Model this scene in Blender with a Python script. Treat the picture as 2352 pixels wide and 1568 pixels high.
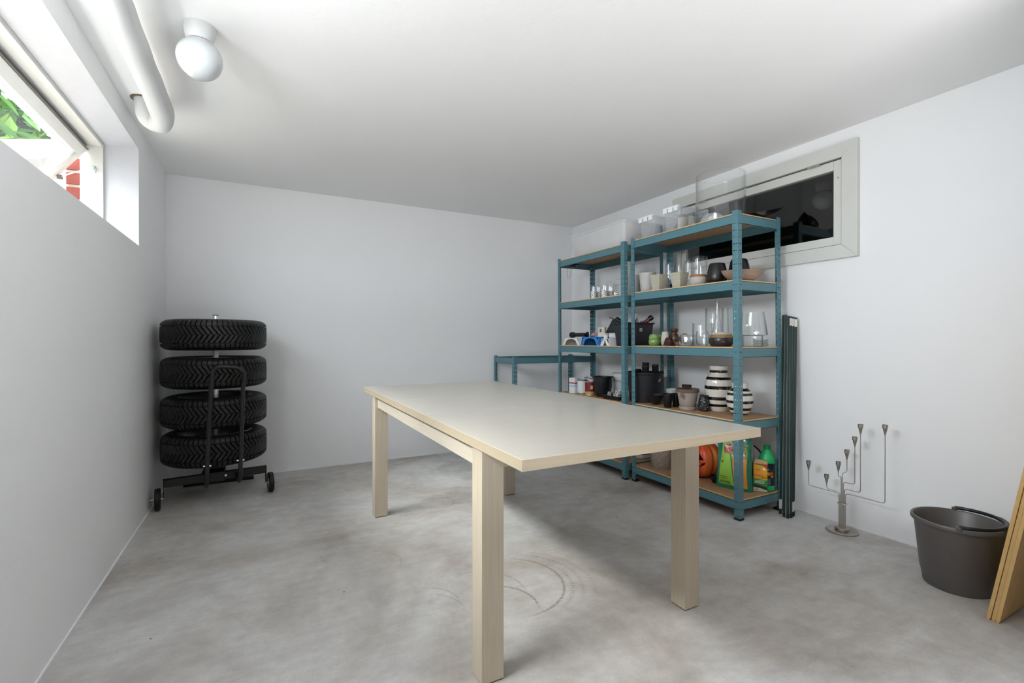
import bpy, bmesh, math, random
from mathutils import Vector, Matrix
PI = math.pi
random.seed(7)
for o in list(bpy.data.objects):
    bpy.data.objects.remove(o)
S = bpy.context.scene
C = S.collection

# ---------------------------------------------------------------- camera
cd = bpy.data.cameras.new('camera')
cam = bpy.data.objects.new('camera', cd)
C.objects.link(cam)
cd.sensor_width = 36.0
cd.sensor_fit = 'HORIZONTAL'
cd.lens = 1090.2 / 2352 * 36.0
cd.clip_start = 0.02
cam.location = (0, 0, 1.045)
cam.rotation_euler = (math.radians(90 - 0.185), 0, -math.radians(27.735))
S.camera = cam

# ---------------------------------------------------------------- world, lights, exposure
SKY, SUN, REAR_FILL, UP_FILL, WIN = 3.8, 15.0, 0.3, 29, 16
W = bpy.data.worlds.new('world')
S.world = W
W.use_nodes = True
bg = W.node_tree.nodes['Background']
bg.inputs[0].default_value = (0.86, 0.93, 1.0, 1)
# overcast sky: three times brighter overhead than at the horizon
_nt = W.node_tree
_tc = _nt.nodes.new('ShaderNodeTexCoord')
_sp = _nt.nodes.new('ShaderNodeSeparateXYZ')
_nt.links.new(_tc.outputs['Generated'], _sp.inputs[0])
_mr = _nt.nodes.new('ShaderNodeMapRange')
_mr.inputs[1].default_value = 0.0
_mr.inputs[2].default_value = 1.0
_mr.inputs[3].default_value = SKY
_mr.inputs[4].default_value = SKY * 3
_nt.links.new(_sp.outputs['Z'], _mr.inputs[0])
_nt.links.new(_mr.outputs[0], bg.inputs[1])
sl = bpy.data.lights.new('hazy_sun', 'SUN')
sl.energy = SUN
sl.angle = math.radians(24)
sl.color = (1.0, 0.98, 0.95)
so = bpy.data.objects.new('hazy_sun', sl)
so.rotation_euler = Vector((0.66, 0.12, -0.76)).to_track_quat('-Z', 'Y').to_euler()
C.objects.link(so)
S.view_settings.view_transform = 'Standard'
S.view_settings.look = 'None'
S.view_settings.gamma = 1.0
S.view_settings.use_curve_mapping = False
S.view_settings.exposure = 0.78
try:
    S.cycles.max_bounces = 16
    S.cycles.diffuse_bounces = 8
    S.cycles.transparent_max_bounces = 24
except Exception:
    pass


def area(name, loc, rot, sx, sy, power, color=(1, 1, 1), portal=False):
    l = bpy.data.lights.new(name, 'AREA')
    l.shape = 'RECTANGLE'
    l.size = sx
    l.size_y = sy
    l.energy = power
    l.color = color
    l.cycles.is_portal = portal
    o = bpy.data.objects.new(name, l)
    o.location = loc
    o.rotation_euler = rot
    C.objects.link(o)
    return o


# portal in the window opening (only guides sampling of the sky)
area('window_portal', (-0.765, 2.02, 1.845), (0, -PI / 2, 0), 0.54, 2.64, 0, portal=True)
# weak fill lamp added unseen behind the camera to brighten the room
area('rear_fill', (1.0, -0.86, 1.15), (math.radians(90), 0, 0), 1.2, 1.9, REAR_FILL, (0.96, 0.98, 1.0))
# daylight through the half of the long window that lies outside the picture
area('window_daylight', (-0.755, 1.17, 1.845), (0, -PI / 2, 0), 0.46, 0.84, WIN, (0.93, 0.97, 1.0))
# large uplight added low behind the camera, fills the room via the ceiling
area('ceiling_fill', (1.2, -0.42, 0.45), (math.radians(180), 0, 0), 1.8, 0.9, UP_FILL, (0.985, 0.99, 1.0))


# ---------------------------------------------------------------- helpers
def hexc(h):
    h = h.lstrip('#')
    v = [int(h[i:i + 2], 16) / 255 for i in (0, 2, 4)]
    return tuple((c / 12.92 if c <= 0.04045 else ((c + 0.055) / 1.055) ** 2.4) for c in v) + (1,)


MATS = {}


def newmat(name):
    m = bpy.data.materials.new(name)
    m.use_nodes = True
    nt = m.node_tree
    MATS[name] = m
    return m, nt, nt.nodes['Principled BSDF'], nt.links


def mat(name, c, rough=0.5, metal=0.0, var=0.06, nscale=12.0, bump=0.0, bscale=60.0, spec=0.5, coat=0.0):
    m, nt, p, L = newmat(name)
    c = hexc(c) if isinstance(c, str) else c
    tc = nt.nodes.new('ShaderNodeTexCoord')
    n = nt.nodes.new('ShaderNodeTexNoise')
    n.inputs['Scale'].default_value = nscale
    n.inputs['Detail'].default_value = 4
    L.new(tc.outputs['Object'], n.inputs['Vector'])
    r = nt.nodes.new('ShaderNodeMix')
    r.data_type = 'RGBA'
    r.inputs[6].default_value = tuple(x * (1 - var) for x in c[:3]) + (1,)
    r.inputs[7].default_value = tuple(min(1, x * (1 + var)) for x in c[:3]) + (1,)
    L.new(n.outputs['Fac'], r.inputs[0])
    L.new(r.outputs[2], p.inputs['Base Color'])
    p.inputs['Roughness'].default_value = rough
    p.inputs['Metallic'].default_value = metal
    p.inputs['Specular IOR Level'].default_value = spec
    p.inputs['Coat Weight'].default_value = coat
    if bump:
        n2 = nt.nodes.new('ShaderNodeTexNoise')
        n2.inputs['Scale'].default_value = bscale
        n2.inputs['Detail'].default_value = 5
        L.new(tc.outputs['Object'], n2.inputs['Vector'])
        b = nt.nodes.new('ShaderNodeBump')
        b.inputs['Strength'].default_value = bump
        b.inputs['Distance'].default_value = 0.002
        L.new(n2.outputs['Fac'], b.inputs['Height'])
        L.new(b.outputs[0], p.inputs['Normal'])
    return m


def speck(name, c, dark, thr=0.55, scale=180.0, rough=0.8):
    m, nt, p, L = newmat(name)
    tc = nt.nodes.new('ShaderNodeTexCoord')
    n = nt.nodes.new('ShaderNodeTexNoise')
    n.inputs['Scale'].default_value = scale
    n.inputs['Detail'].default_value = 3
    L.new(tc.outputs['Object'], n.inputs['Vector'])
    r = nt.nodes.new('ShaderNodeValToRGB')
    r.color_ramp.elements[0].position = thr
    r.color_ramp.elements[0].color = hexc(c)
    r.color_ramp.elements[1].position = thr + 0.06
    r.color_ramp.elements[1].color = hexc(dark)
    L.new(n.outputs['Fac'], r.inputs[0])
    L.new(r.outputs[0], p.inputs['Base Color'])
    p.inputs['Roughness'].default_value = rough
    b = nt.nodes.new('ShaderNodeBump')
    b.inputs['Strength'].default_value = 0.4
    b.inputs['Distance'].default_value = 0.002
    L.new(n.outputs['Fac'], b.inputs['Height'])
    L.new(b.outputs[0], p.inputs['Normal'])
    return m


def glass(name, tint=(0.992, 0.995, 0.994), edge=(0.70, 0.73, 0.73), rough=0.0, refl=1.0):
    m = bpy.data.materials.new(name)
    m.use_nodes = True
    nt = m.node_tree
    L = nt.links
    nt.nodes.clear()
    out = nt.nodes.new('ShaderNodeOutputMaterial')
    t = nt.nodes.new('ShaderNodeBsdfTransparent')
    g = nt.nodes.new('ShaderNodeBsdfGlossy')
    g.inputs['Roughness'].default_value = rough
    g.inputs['Color'].default_value = (0.95, 0.97, 1, 1)
    mx = nt.nodes.new('ShaderNodeMixShader')
    lw = nt.nodes.new('ShaderNodeLayerWeight')
    lw.inputs['Blend'].default_value = 0.5
    p5 = nt.nodes.new('ShaderNodeMath')
    p5.operation = 'POWER'
    p5.inputs[1].default_value = 5.0
    L.new(lw.outputs['Facing'], p5.inputs[0])
    fr = nt.nodes.new('ShaderNodeMath')      # Schlick reflectance, the same from both sides
    fr.operation = 'MULTIPLY_ADD'
    fr.inputs[1].default_value = 0.96
    fr.inputs[2].default_value = 0.04
    L.new(p5.outputs[0], fr.inputs[0])
    pw = nt.nodes.new('ShaderNodeMath')
    pw.operation = 'POWER'
    pw.inputs[1].default_value = 3.0
    L.new(lw.outputs['Facing'], pw.inputs[0])
    cm = nt.nodes.new('ShaderNodeMix')
    cm.data_type = 'RGBA'
    cm.inputs[6].default_value = tint + (1,)
    cm.inputs[7].default_value = edge + (1,)
    L.new(pw.outputs[0], cm.inputs[0])
    L.new(cm.outputs[2], t.inputs['Color'])
    ml = nt.nodes.new('ShaderNodeMath')
    ml.operation = 'MULTIPLY'
    ml.inputs[1].default_value = refl
    L.new(fr.outputs[0], ml.inputs[0])
    L.new(ml.outputs[0], mx.inputs[0])
    L.new(t.outputs[0], mx.inputs[1])
    L.new(g.outputs[0], mx.inputs[2])
    L.new(mx.outputs[0], out.inputs[0])
    MATS[name] = m
    return m


def plastic(name, c, clear=0.4, rough=0.35):
    """translucent plastic"""
    m = bpy.data.materials.new(name)
    m.use_nodes = True
    nt = m.node_tree
    L = nt.links
    p = nt.nodes['Principled BSDF']
    out = nt.nodes['Material Output']
    p.inputs['Base Color'].default_value = hexc(c)
    p.inputs['Roughness'].default_value = rough
    tr = nt.nodes.new('ShaderNodeBsdfTranslucent')
    tr.inputs['Color'].default_value = hexc(c)
    m1 = nt.nodes.new('ShaderNodeMixShader')
    m1.inputs[0].default_value = 0.35
    L.new(p.outputs[0], m1.inputs[1])
    L.new(tr.outputs[0], m1.inputs[2])
    t = nt.nodes.new('ShaderNodeBsdfTransparent')
    t.inputs['Color'].default_value = (0.96, 0.97, 0.98, 1)
    m2 = nt.nodes.new('ShaderNodeMixShader')
    n = nt.nodes.new('ShaderNodeTexNoise')
    n.inputs['Scale'].default_value = 9
    mr = nt.nodes.new('ShaderNodeMapRange')
    mr.inputs[3].default_value = clear - 0.05
    mr.inputs[4].default_value = clear + 0.05
    tc = nt.nodes.new('ShaderNodeTexCoord')
    L.new(tc.outputs['Object'], n.inputs['Vector'])
    L.new(n.outputs['Fac'], mr.inputs[0])
    L.new(mr.outputs[0], m2.inputs[0])
    L.new(m1.outputs[0], m2.inputs[1])
    L.new(t.outputs[0], m2.inputs[2])
    L.new(m2.outputs[0], out.inputs[0])
    MATS[name] = m
    return m


def wood(name, c1, c2, scale=(1, 30, 30), rough=0.4, coat=0.0):
    """fine straight grain; scale small on the axis along the grain"""
    m, nt, p, L = newmat(name)
    tc = nt.nodes.new('ShaderNodeTexCoord')
    mp = nt.nodes.new('ShaderNodeMapping')
    mp.inputs['Scale'].default_value = scale
    L.new(tc.outputs['Object'], mp.inputs['Vector'])
    n = nt.nodes.new('ShaderNodeTexNoise')
    n.inputs['Scale'].default_value = 4
    n.inputs['Detail'].default_value = 6
    n.inputs['Roughness'].default_value = 0.65
    L.new(mp.outputs[0], n.inputs['Vector'])
    r = nt.nodes.new('ShaderNodeValToRGB')
    r.color_ramp.elements[0].position = 0.3
    r.color_ramp.elements[0].color = hexc(c1)
    r.color_ramp.elements[1].position = 0.7
    r.color_ramp.elements[1].color = hexc(c2)
    L.new(n.outputs['Fac'], r.inputs[0])
    L.new(r.outputs[0], p.inputs['Base Color'])
    p.inputs['Roughness'].default_value = rough
    p.inputs['Coat Weight'].default_value = coat
    p.inputs['Coat Roughness'].default_value = 0.15
    return m


class M:
    """mesh builder: collects shapes, links ONE object"""

    def __init__(s):
        s.bm = bmesh.new()
        s.mi = 0

    def faces(s, vs, fs, mi=None):
        bv = [s.bm.verts.new(v) for v in vs]
        for f in fs:
            try:
                fc = s.bm.faces.new([bv[i] for i in f])
                fc.material_index = s.mi if mi is None else mi
            except ValueError:
                pass
        return bv

    def box(s, x0, x1, y0, y1, z0, z1, mi=None, mtx=None, top=None):
        v = [(x0, y0, z0), (x1, y0, z0), (x1, y1, z0), (x0, y1, z0)]
        if top:
            a, b = top
            v += [(x0 + a, y0 + b, z1), (x1 - a, y0 + b, z1), (x1 - a, y1 - b, z1), (x0 + a, y1 - b, z1)]
        else:
            v += [(x0, y0, z1), (x1, y0, z1), (x1, y1, z1), (x0, y1, z1)]
        if mtx:
            v = [mtx @ Vector(p) for p in v]
        s.faces(v, [(0, 3, 2, 1), (4, 5, 6, 7), (0, 1, 5, 4), (1, 2, 6, 5), (2, 3, 7, 6), (3, 0, 4, 7)], mi)
        return s

    def lathe(s, prof, n=32, c=(0, 0, 0), cap0=False, cap1=False, mi=None, mifn=None, mtx=None, sx=1, sy=1):
        vs = []
        for r, z in prof:
            for k in range(n):
                a = 2 * PI * k / n
                p = Vector((c[0] + sx * r * math.cos(a), c[1] + sy * r * math.sin(a), c[2] + z))
                vs.append(mtx @ p if mtx else p)
        bv = [s.bm.verts.new(v) for v in vs]
        for i in range(len(prof) - 1):
            zm = (prof[i][1] + prof[i + 1][1]) / 2
            for k in range(n):
                k2 = (k + 1) % n
                try:
                    f = s.bm.faces.new((bv[i * n + k], bv[i * n + k2], bv[(i + 1) * n + k2], bv[(i + 1) * n + k]))
                    f.material_index = mifn(i, zm, k) if mifn else (s.mi if mi is None else mi)
                except ValueError:
                    pass
        for cap, i, rev in ((cap0, 0, True), (cap1, len(prof) - 1, False)):
            if cap:
                l = [bv[i * n + k] for k in range(n)]
                if rev:
                    l.reverse()
                f = s.bm.faces.new(l)
                f.material_index = s.mi if mi is None else mi
        return s

    def tube(s, pts, r, n=10, mi=None, closed=False, caps=True):
        pts = [Vector(p) for p in pts]
        rs = r if isinstance(r, (list, tuple)) else [r] * len(pts)
        rings = []
        up = None
        N = len(pts)
        for i, p in enumerate(pts):
            if closed:
                d = pts[(i + 1) % N] - pts[i - 1]
            else:
                d = pts[min(i + 1, N - 1)] - pts[max(i - 1, 0)]
            d.normalize()
            if up is None:
                up = Vector((0, 0, 1)) if abs(d.z) < 0.9 else Vector((1, 0, 0))
            u = d.cross(up)
            u.normalize()
            up = u.cross(d)
            rings.append([s.bm.verts.new(p + rs[i] * (math.cos(2 * PI * k / n) * u + math.sin(2 * PI * k / n) * up)) for k in range(n)])
        rng = range(N if closed else N - 1)
        for i in rng:
            a, b = rings[i], rings[(i + 1) % N]
            for k in range(n):
                f = s.bm.faces.new((a[k], b[k], b[(k + 1) % n], a[(k + 1) % n]))
                f.material_index = s.mi if mi is None else mi
        if caps and not closed:
            for l in (rings[0], list(reversed(rings[-1]))):
                f = s.bm.faces.new(l)
                f.material_index = s.mi if mi is None else mi
        return s

    def prism(s, poly, axis, a0, a1, mi=None, mtx=None):
        """extrude 2D polygon along axis 'x','y' or 'z' between a0 and a1"""
        def P(u, v, a):
            q = {'x': (a, u, v), 'y': (u, a, v), 'z': (u, v, a)}[axis]
            return mtx @ Vector(q) if mtx else Vector(q)
        n = len(poly)
        vs = [P(u, v, a0) for u, v in poly] + [P(u, v, a1) for u, v in poly]
        fs = [tuple(range(n)), tuple(reversed(range(n, 2 * n)))]
        fs += [(i, i + n, (i + 1) % n + n, (i + 1) % n) for i in range(n)]
        s.faces(vs, fs, mi)
        return s

    def build(s, name, mats, parent=None, smooth=35, bevel=0, loc=None, rot=None, segs=2):
        bmesh.ops.recalc_face_normals(s.bm, faces=s.bm.faces)
        me = bpy.data.meshes.new(name)
        s.bm.to_mesh(me)
        s.bm.free()
        if not isinstance(mats, (list, tuple)):
            mats = [mats]
        for m_ in mats:
            me.materials.append(m_)
        if smooth:
            for p in me.polygons:
                p.use_smooth = True
            me.set_sharp_from_angle(angle=math.radians(smooth))
        o = bpy.data.objects.new(name, me)
        C.objects.link(o)
        if bevel:
            b = o.modifiers.new('bevel', 'BEVEL')
            b.width = bevel
            b.segments = segs
            b.limit_method = 'ANGLE'
            b.angle_limit = math.radians(40)
        if parent:
            o.parent = parent
        if loc:
            o.location = loc
        if rot:
            o.rotation_euler = rot
        return o


def tag(o, label=None, cat=None, group=None, kind=None):
    if label:
        o['label'] = label
    if cat:
        o['category'] = cat
    if group:
        o['group'] = group
    if kind:
        o['kind'] = kind
    return o


def thing(name, label, cat, loc=(0, 0, 0), rz=0, group=None):
    o = bpy.data.objects.new(name, None)
    o.empty_display_size = 0.05
    o.location = loc
    o.rotation_euler = (0, 0, rz)
    C.objects.link(o)
    return tag(o, label, cat, group)


def copy_thing(root, loc, rz=0, label=None):
    r = root.copy()
    C.objects.link(r)
    r.location = loc
    r.rotation_euler = (0, 0, rz)
    if label:
        r['label'] = label
    for ch in list(root.children):
        c = ch.copy()
        C.objects.link(c)
        c.parent = r
        for g in ch.children:
            d = g.copy()
            C.objects.link(d)
            d.parent = c
    return r


def struct(o, label=None):
    o['kind'] = 'structure'
    if label:
        o['label'] = label
    return o


def arc(cx, cy, r, a0, a1, n):
    return [(cx + r * math.cos(math.radians(a0 + (a1 - a0) * i / n)), cy + r * math.sin(math.radians(a0 + (a1 - a0) * i / n))) for i in range(n + 1)]


def wallprof(outer, t=0.003, floor=0.004):
    """outer profile (bottom..top) -> closed vessel profile with wall thickness"""
    inner = [(max(0.0005, r - t), z) for r, z in reversed(outer)]
    z0 = outer[0][1]
    inner = [(r, max(z, z0 + floor)) for r, z in inner]
    return [(0.0005, z0)] + outer + inner + [(0.0005, z0 + floor)]


# ---------------------------------------------------------------- materials
def wallmat(name, c, rough=0.7):
    m, nt, p, L = newmat(name)
    tc = nt.nodes.new('ShaderNodeTexCoord')
    n = nt.nodes.new('ShaderNodeTexNoise')
    n.inputs['Scale'].default_value = 1.3
    n.inputs['Detail'].default_value = 5
    L.new(tc.outputs['Object'], n.inputs['Vector'])
    r = nt.nodes.new('ShaderNodeMix')
    r.data_type = 'RGBA'
    cc = hexc(c)
    r.inputs[6].default_value = tuple(x * 0.965 for x in cc[:3]) + (1,)
    r.inputs[7].default_value = cc
    L.new(n.outputs['Fac'], r.inputs[0])
    L.new(r.outputs[2], p.inputs['Base Color'])
    p.inputs['Roughness'].default_value = rough
    p.inputs['Specular IOR Level'].default_value = 0.25
    n2 = nt.nodes.new('ShaderNodeTexNoise')
    n2.inputs['Scale'].default_value = 26
    n2.inputs['Detail'].default_value = 8
    n2.inputs['Roughness'].default_value = 0.55
    n3 = nt.nodes.new('ShaderNodeTexNoise')
    n3.inputs['Scale'].default_value = 5
    L.new(tc.outputs['Object'], n2.inputs['Vector'])
    L.new(tc.outputs['Object'], n3.inputs['Vector'])
    ad = nt.nodes.new('ShaderNodeMath')
    L.new(n2.outputs['Fac'], ad.inputs[0])
    L.new(n3.outputs['Fac'], ad.inputs[1])
    b = nt.nodes.new('ShaderNodeBump')
    b.inputs['Strength'].default_value = 0.35
    b.inputs['Distance'].default_value = 0.003
    L.new(ad.outputs[0], b.inputs['Height'])
    L.new(b.outputs[0], p.inputs['Normal'])
    return m


plaster = wallmat('white_plaster', '#eeeff1')
ceilm = wallmat('white_ceiling_paint', '#f0f0f0')


def concrete():
    m, nt, p, L = newmat('concrete_floor')
    N = nt.nodes.new
    tc = N('ShaderNodeTexCoord')

    def noise(scale, detail=6, rough=0.6, vec=None, dist=0.0):
        n = N('ShaderNodeTexNoise')
        n.inputs['Scale'].default_value = scale
        n.inputs['Detail'].default_value = detail
        n.inputs['Roughness'].default_value = rough
        n.inputs['Distortion'].default_value = dist
        L.new(vec or tc.outputs['Object'], n.inputs['Vector'])
        return n.outputs['Fac']

    def ramp(fac, stops):
        r = N('ShaderNodeValToRGB')
        e = r.color_ramp.elements
        e[0].position, e[0].color = stops[0]
        e[1].position, e[1].color = stops[-1]
        for s_ in stops[1:-1]:
            q = e.new(s_[0])
            q.color = s_[1]
        L.new(fac, r.inputs[0])
        return r.outputs[0]

    def mix(a, b, f, mode='MIX'):
        x = N('ShaderNodeMix')
        x.data_type = 'RGBA'
        x.blend_type = mode
        for s_, v in ((6, a), (7, b), (0, f)):
            if hasattr(v, 'links'):
                L.new(v, x.inputs[s_])
            else:
                x.inputs[s_].default_value = v
        return x.outputs[2]

    def math_(op, a, b=0.0):
        x = N('ShaderNodeMath')
        x.operation = op
        for i, v in enumerate((a, b)):
            if hasattr(v, 'links'):
                L.new(v, x.inputs[i])
            else:
                x.inputs[i].default_value = v
        return x.outputs[0]

    base = ramp(noise(0.9, 7, 0.62, dist=0.6), [(0.34, hexc('#a8a097')), (0.5, hexc('#c2c0bd')), (0.68, hexc('#d0d1d2'))])
    fine = ramp(noise(14, 8, 0.7), [(0.3, (0.86, 0.86, 0.86, 1)), (0.7, (1.08, 1.08, 1.08, 1))])
    col = mix(base, fine, 1.0, 'MULTIPLY')
    grit = ramp(noise(220, 2, 0.5), [(0.35, (0.93, 0.93, 0.93, 1)), (0.65, (1.05, 1.05, 1.05, 1))])
    col = mix(col, grit, 1.0, 'MULTIPLY')
    # brownish stains
    st = math_('MULTIPLY', ramp(noise(2.2, 5, 0.6, dist=0.8), [(0.50, (0, 0, 0, 1)), (0.70, (1, 1, 1, 1))]), 0.5)
    col = mix(col, hexc('#8a8078'), st)
    # streaks of float marks
    mp = N('ShaderNodeMapping')
    mp.inputs['Rotation'].default_value = (0, 0, 0.5)
    mp.inputs['Scale'].default_value = (3, 14, 1)
    L.new(tc.outputs['Object'], mp.inputs['Vector'])
    sk = ramp(noise(1.6, 6, 0.7, vec=mp.outputs[0]), [(0.35, (0.94, 0.94, 0.95, 1)), (0.65, (1.05, 1.05, 1.05, 1))])
    col = mix(col, sk, 1.0, 'MULTIPLY')
    # dark specks
    vo = N('ShaderNodeTexVoronoi')
    vo.inputs['Scale'].default_value = 4.5
    L.new(tc.outputs['Object'], vo.inputs['Vector'])
    sp = math_('LESS_THAN', vo.outputs['Distance'], 0.022)
    col = mix(col, hexc('#5a5550'), math_('MULTIPLY', sp, 0.8))
    vo2 = N('ShaderNodeTexVoronoi')
    vo2.inputs['Scale'].default_value = 2.7
    L.new(tc.outputs['Object'], vo2.inputs['Vector'])
    col = mix(col, hexc('#dcdcdc'), math_('MULTIPLY', math_('LESS_THAN', vo2.outputs['Distance'], 0.016), 0.8))
    # rubber scuff arcs
    sep = N('ShaderNodeSeparateXYZ')
    L.new(tc.outputs['Object'], sep.inputs[0])
    jit = noise(90, 3, 0.5)

    def scuff(cx, cy, r, w, a0, a1, amt, dash=False):
        nonlocal col
        dx = math_('SUBTRACT', sep.outputs[0], cx)
        dy = math_('SUBTRACT', sep.outputs[1], cy)
        d = math_('SQRT', math_('ADD', math_('MULTIPLY', dx, dx), math_('MULTIPLY', dy, dy)))
        e = math_('ABSOLUTE', math_('SUBTRACT', d, r))
        mr = N('ShaderNodeMapRange')
        mr.inputs[1].default_value = w
        mr.inputs[2].default_value = 0.0
        L.new(e, mr.inputs[0])
        ang = math_('ARCTAN2', dy, dx)
        mid = math.radians((a0 + a1) / 2)
        half = math.radians(abs(a1 - a0) / 2)
        # angular distance to mid
        ca = math_('COSINE', math_('SUBTRACT', ang, mid))
        mr2 = N('ShaderNodeMapRange')
        mr2.inputs[1].default_value = math.cos(half)
        mr2.inputs[2].default_value = math.cos(half * 0.6)
        L.new(ca, mr2.inputs[0])
        f = math_('MULTIPLY', mr.outputs[0], mr2.outputs[0])
        f = math_('MULTIPLY', f, math_('GREATER_THAN', jit, 0.42))
        if dash:
            f = math_('MULTIPLY', f, math_('GREATER_THAN', math_('SINE', math_('MULTIPLY', ang, 110.0)), -0.2))
        col = mix(col, hexc('#77706a'), math_('MULTIPLY', f, amt))

    scuff(0.92, 1.80, 0.245, 0.010, -110, 70, 0.75)
    scuff(0.94, 1.79, 0.26, 0.014, -70, 10, 0.6, True)
    scuff(0.95, 1.78, 0.29, 0.012, -60, 75, 0.5, True)
    scuff(0.97, 1.77, 0.315, 0.016, -50, 60, 0.35, True)
    scuff(0.80, 1.66, 0.17, 0.009, -30, 75, 0.8)
    scuff(0.78, 1.78, 0.20, 0.008, -20, 95, 0.5)
    scuff(0.55, 1.80, 0.15, 0.006, -10, 80, 0.5)
    scuff(0.50, 1.72, 0.20, 0.005, 0, 60, 0.45)
    scuff(0.42, 2.25, 0.16, 0.008, -30, 80, 0.3)
    # round water rings near the far wall
    scuff(1.34, 3.83, 0.09, 0.010, -179, 179, 0.5)
    scuff(1.00, 2.92, 0.10, 0.012, -179, 179, 0.3)
    L.new(col, p.inputs['Base Color'])
    rr = N('ShaderNodeMapRange')
    rr.inputs[3].default_value = 0.5
    rr.inputs[4].default_value = 0.75
    L.new(noise(3, 5), rr.inputs[0])
    L.new(rr.outputs[0], p.inputs['Roughness'])
    p.inputs['Specular IOR Level'].default_value = 0.35
    b = N('ShaderNodeBump')
    b.inputs['Strength'].default_value = 0.25
    b.inputs['Distance'].default_value = 0.002
    L.new(noise(40, 8, 0.65), b.inputs['Height'])
    L.new(b.outputs[0], p.inputs['Normal'])
    return m


floorm = concrete()
frame_white = mat('white_window_paint', '#d2d1cd', 0.4)
frame_grey = mat('aged_grey_white_paint', '#cfd0cb', 0.45, var=0.03)
seal_grey = mat('grey_seal', '#6d6a66', 0.5)
pane = glass('window_glass', (0.96, 0.98, 0.97), (0.7, 0.75, 0.75))
dark_void = mat('dark_void', '#141412', 0.9)
brickm = mat('red_brick', '#7c3b32', 0.85, var=0.3, nscale=25, bump=0.5)
mortar = mat('pale_mortar', '#a39c92', 0.9)
leaf1 = mat('leaf_green', '#57803a', 0.4, var=0.3, nscale=3)
leaf2 = mat('leaf_yellow_green', '#86a548', 0.4, var=0.2, nscale=3)
soil = mat('soil', '#5c5348', 0.95, var=0.3)
stemm = mat('bark', '#6a5f4c', 0.9)
conc = mat('pale_concrete', '#575856', 0.85, var=0.1)
opal = mat('opal_white_glass', '#c4c8cb', 0.08, coat=0.6)
porcelain = mat('white_porcelain', '#cfd0d0', 0.3)
birch = wood('birch_laminate_top', '#bbb5aa', '#c4beb3', (1.2, 34, 34), 0.24, 0.15)
birch_v = wood('birch_laminate_upright', '#b2a592', '#c1b5a2', (34, 34, 1.2), 0.42)
birch_y = wood('birch_laminate_rail', '#bdb2a2', '#cac0b1', (34, 1.2, 34), 0.4)
birch_e = wood('birch_laminate_edge', '#b3a48b', '#bfb098', (1.2, 34, 34), 0.42)
teal = mat('teal_powder_coat', '#537f8a', 0.42, metal=0.0, var=0.04, nscale=30, spec=0.6)
mdf = wood('brown_hardboard', '#a07c5c', '#b58f6c', (8, 8, 8), 0.6)
mdf_edge = mat('hardboard_edge', '#d9b888', 0.7, var=0.1)
black_foot = mat('black_rubber_foot', '#15181a', 0.6)
rubber = mat('tyre_rubber', '#0c0c0d', 0.5, var=0.15, nscale=40, bump=0.15, bscale=300)
alloy = mat('dark_alloy', '#77797c', 0.35, metal=1.0)
chrome = mat('chrome', '#eceef0', 0.3, metal=1.0)
blackmetal = mat('black_painted_steel', '#131416', 0.35, spec=0.5)
steel = mat('brushed_steel', '#b8b2aa', 0.34, metal=1.0, var=0.1, nscale=60)
bucketm = mat('anthracite_plastic', '#595553', 0.38)
blackp = mat('black_plastic', '#101114', 0.32)
blackp2 = mat('dusty_black_plastic', '#25272c', 0.6, var=0.4, nscale=20)
whitep = mat('white_plastic', '#e9ebec', 0.35)
bluep = mat('blue_plastic', '#2f80d2', 0.35)
bluedk = mat('dark_blue_plastic', '#17265e', 0.4)
G = glass('clear_glass')
Gt = glass('thick_glass', (0.985, 0.99, 0.99), (0.5, 0.54, 0.54))
Ggrey = glass('greenish_glass', (0.95, 0.97, 0.965), (0.55, 0.62, 0.6))

# ---------------------------------------------------------------- room shell
XL, XR, YB, YF, H = -0.6142, 2.9215, 4.1787, -0.95, 2.2396
WY0, WY1, WZ0, WZ1 = 0.70, 3.34, 1.575, 2.115      # window opening in the left wall
OUT = -0.865

m = M()
m.box(XL - 0.3, XR + 0.2, YF - 0.3, YB + 0.3, -0.12, 0)
struct(m.build('floor', floorm, smooth=0))
m = M()
m.box(XL - 0.31, XR + 0.2, YF - 0.3, YB + 0.3, H, H + 0.15)
struct(m.build('ceiling', ceilm, smooth=0))
m = M()
m.box(OUT, XL, YF, YB, 0, WZ0)
m.box(OUT, XL, YF, YB, WZ1, H)
m.box(OUT, XL, YF, WY0, WZ0, WZ1)
m.box(OUT, XL, WY1, YB, WZ0, WZ1)
for fc in m.bm.faces:      # the window niche is greyer gloss paint, darkened to offset the strong daylight
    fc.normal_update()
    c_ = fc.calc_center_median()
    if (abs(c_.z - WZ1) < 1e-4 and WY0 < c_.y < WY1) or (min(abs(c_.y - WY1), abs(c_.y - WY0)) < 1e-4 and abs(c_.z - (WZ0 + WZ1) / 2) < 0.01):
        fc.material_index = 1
struct(m.build('wall_left', [plaster, mat('niche_dimmed_gloss', '#c3c4ca', 0.35, var=0.04, nscale=20, bump=0.3)], smooth=0))
m = M()
m.box(OUT, XR, YB, YB + 0.2, 0, H)
struct(m.build('wall_back', plaster, smooth=0))
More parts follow.
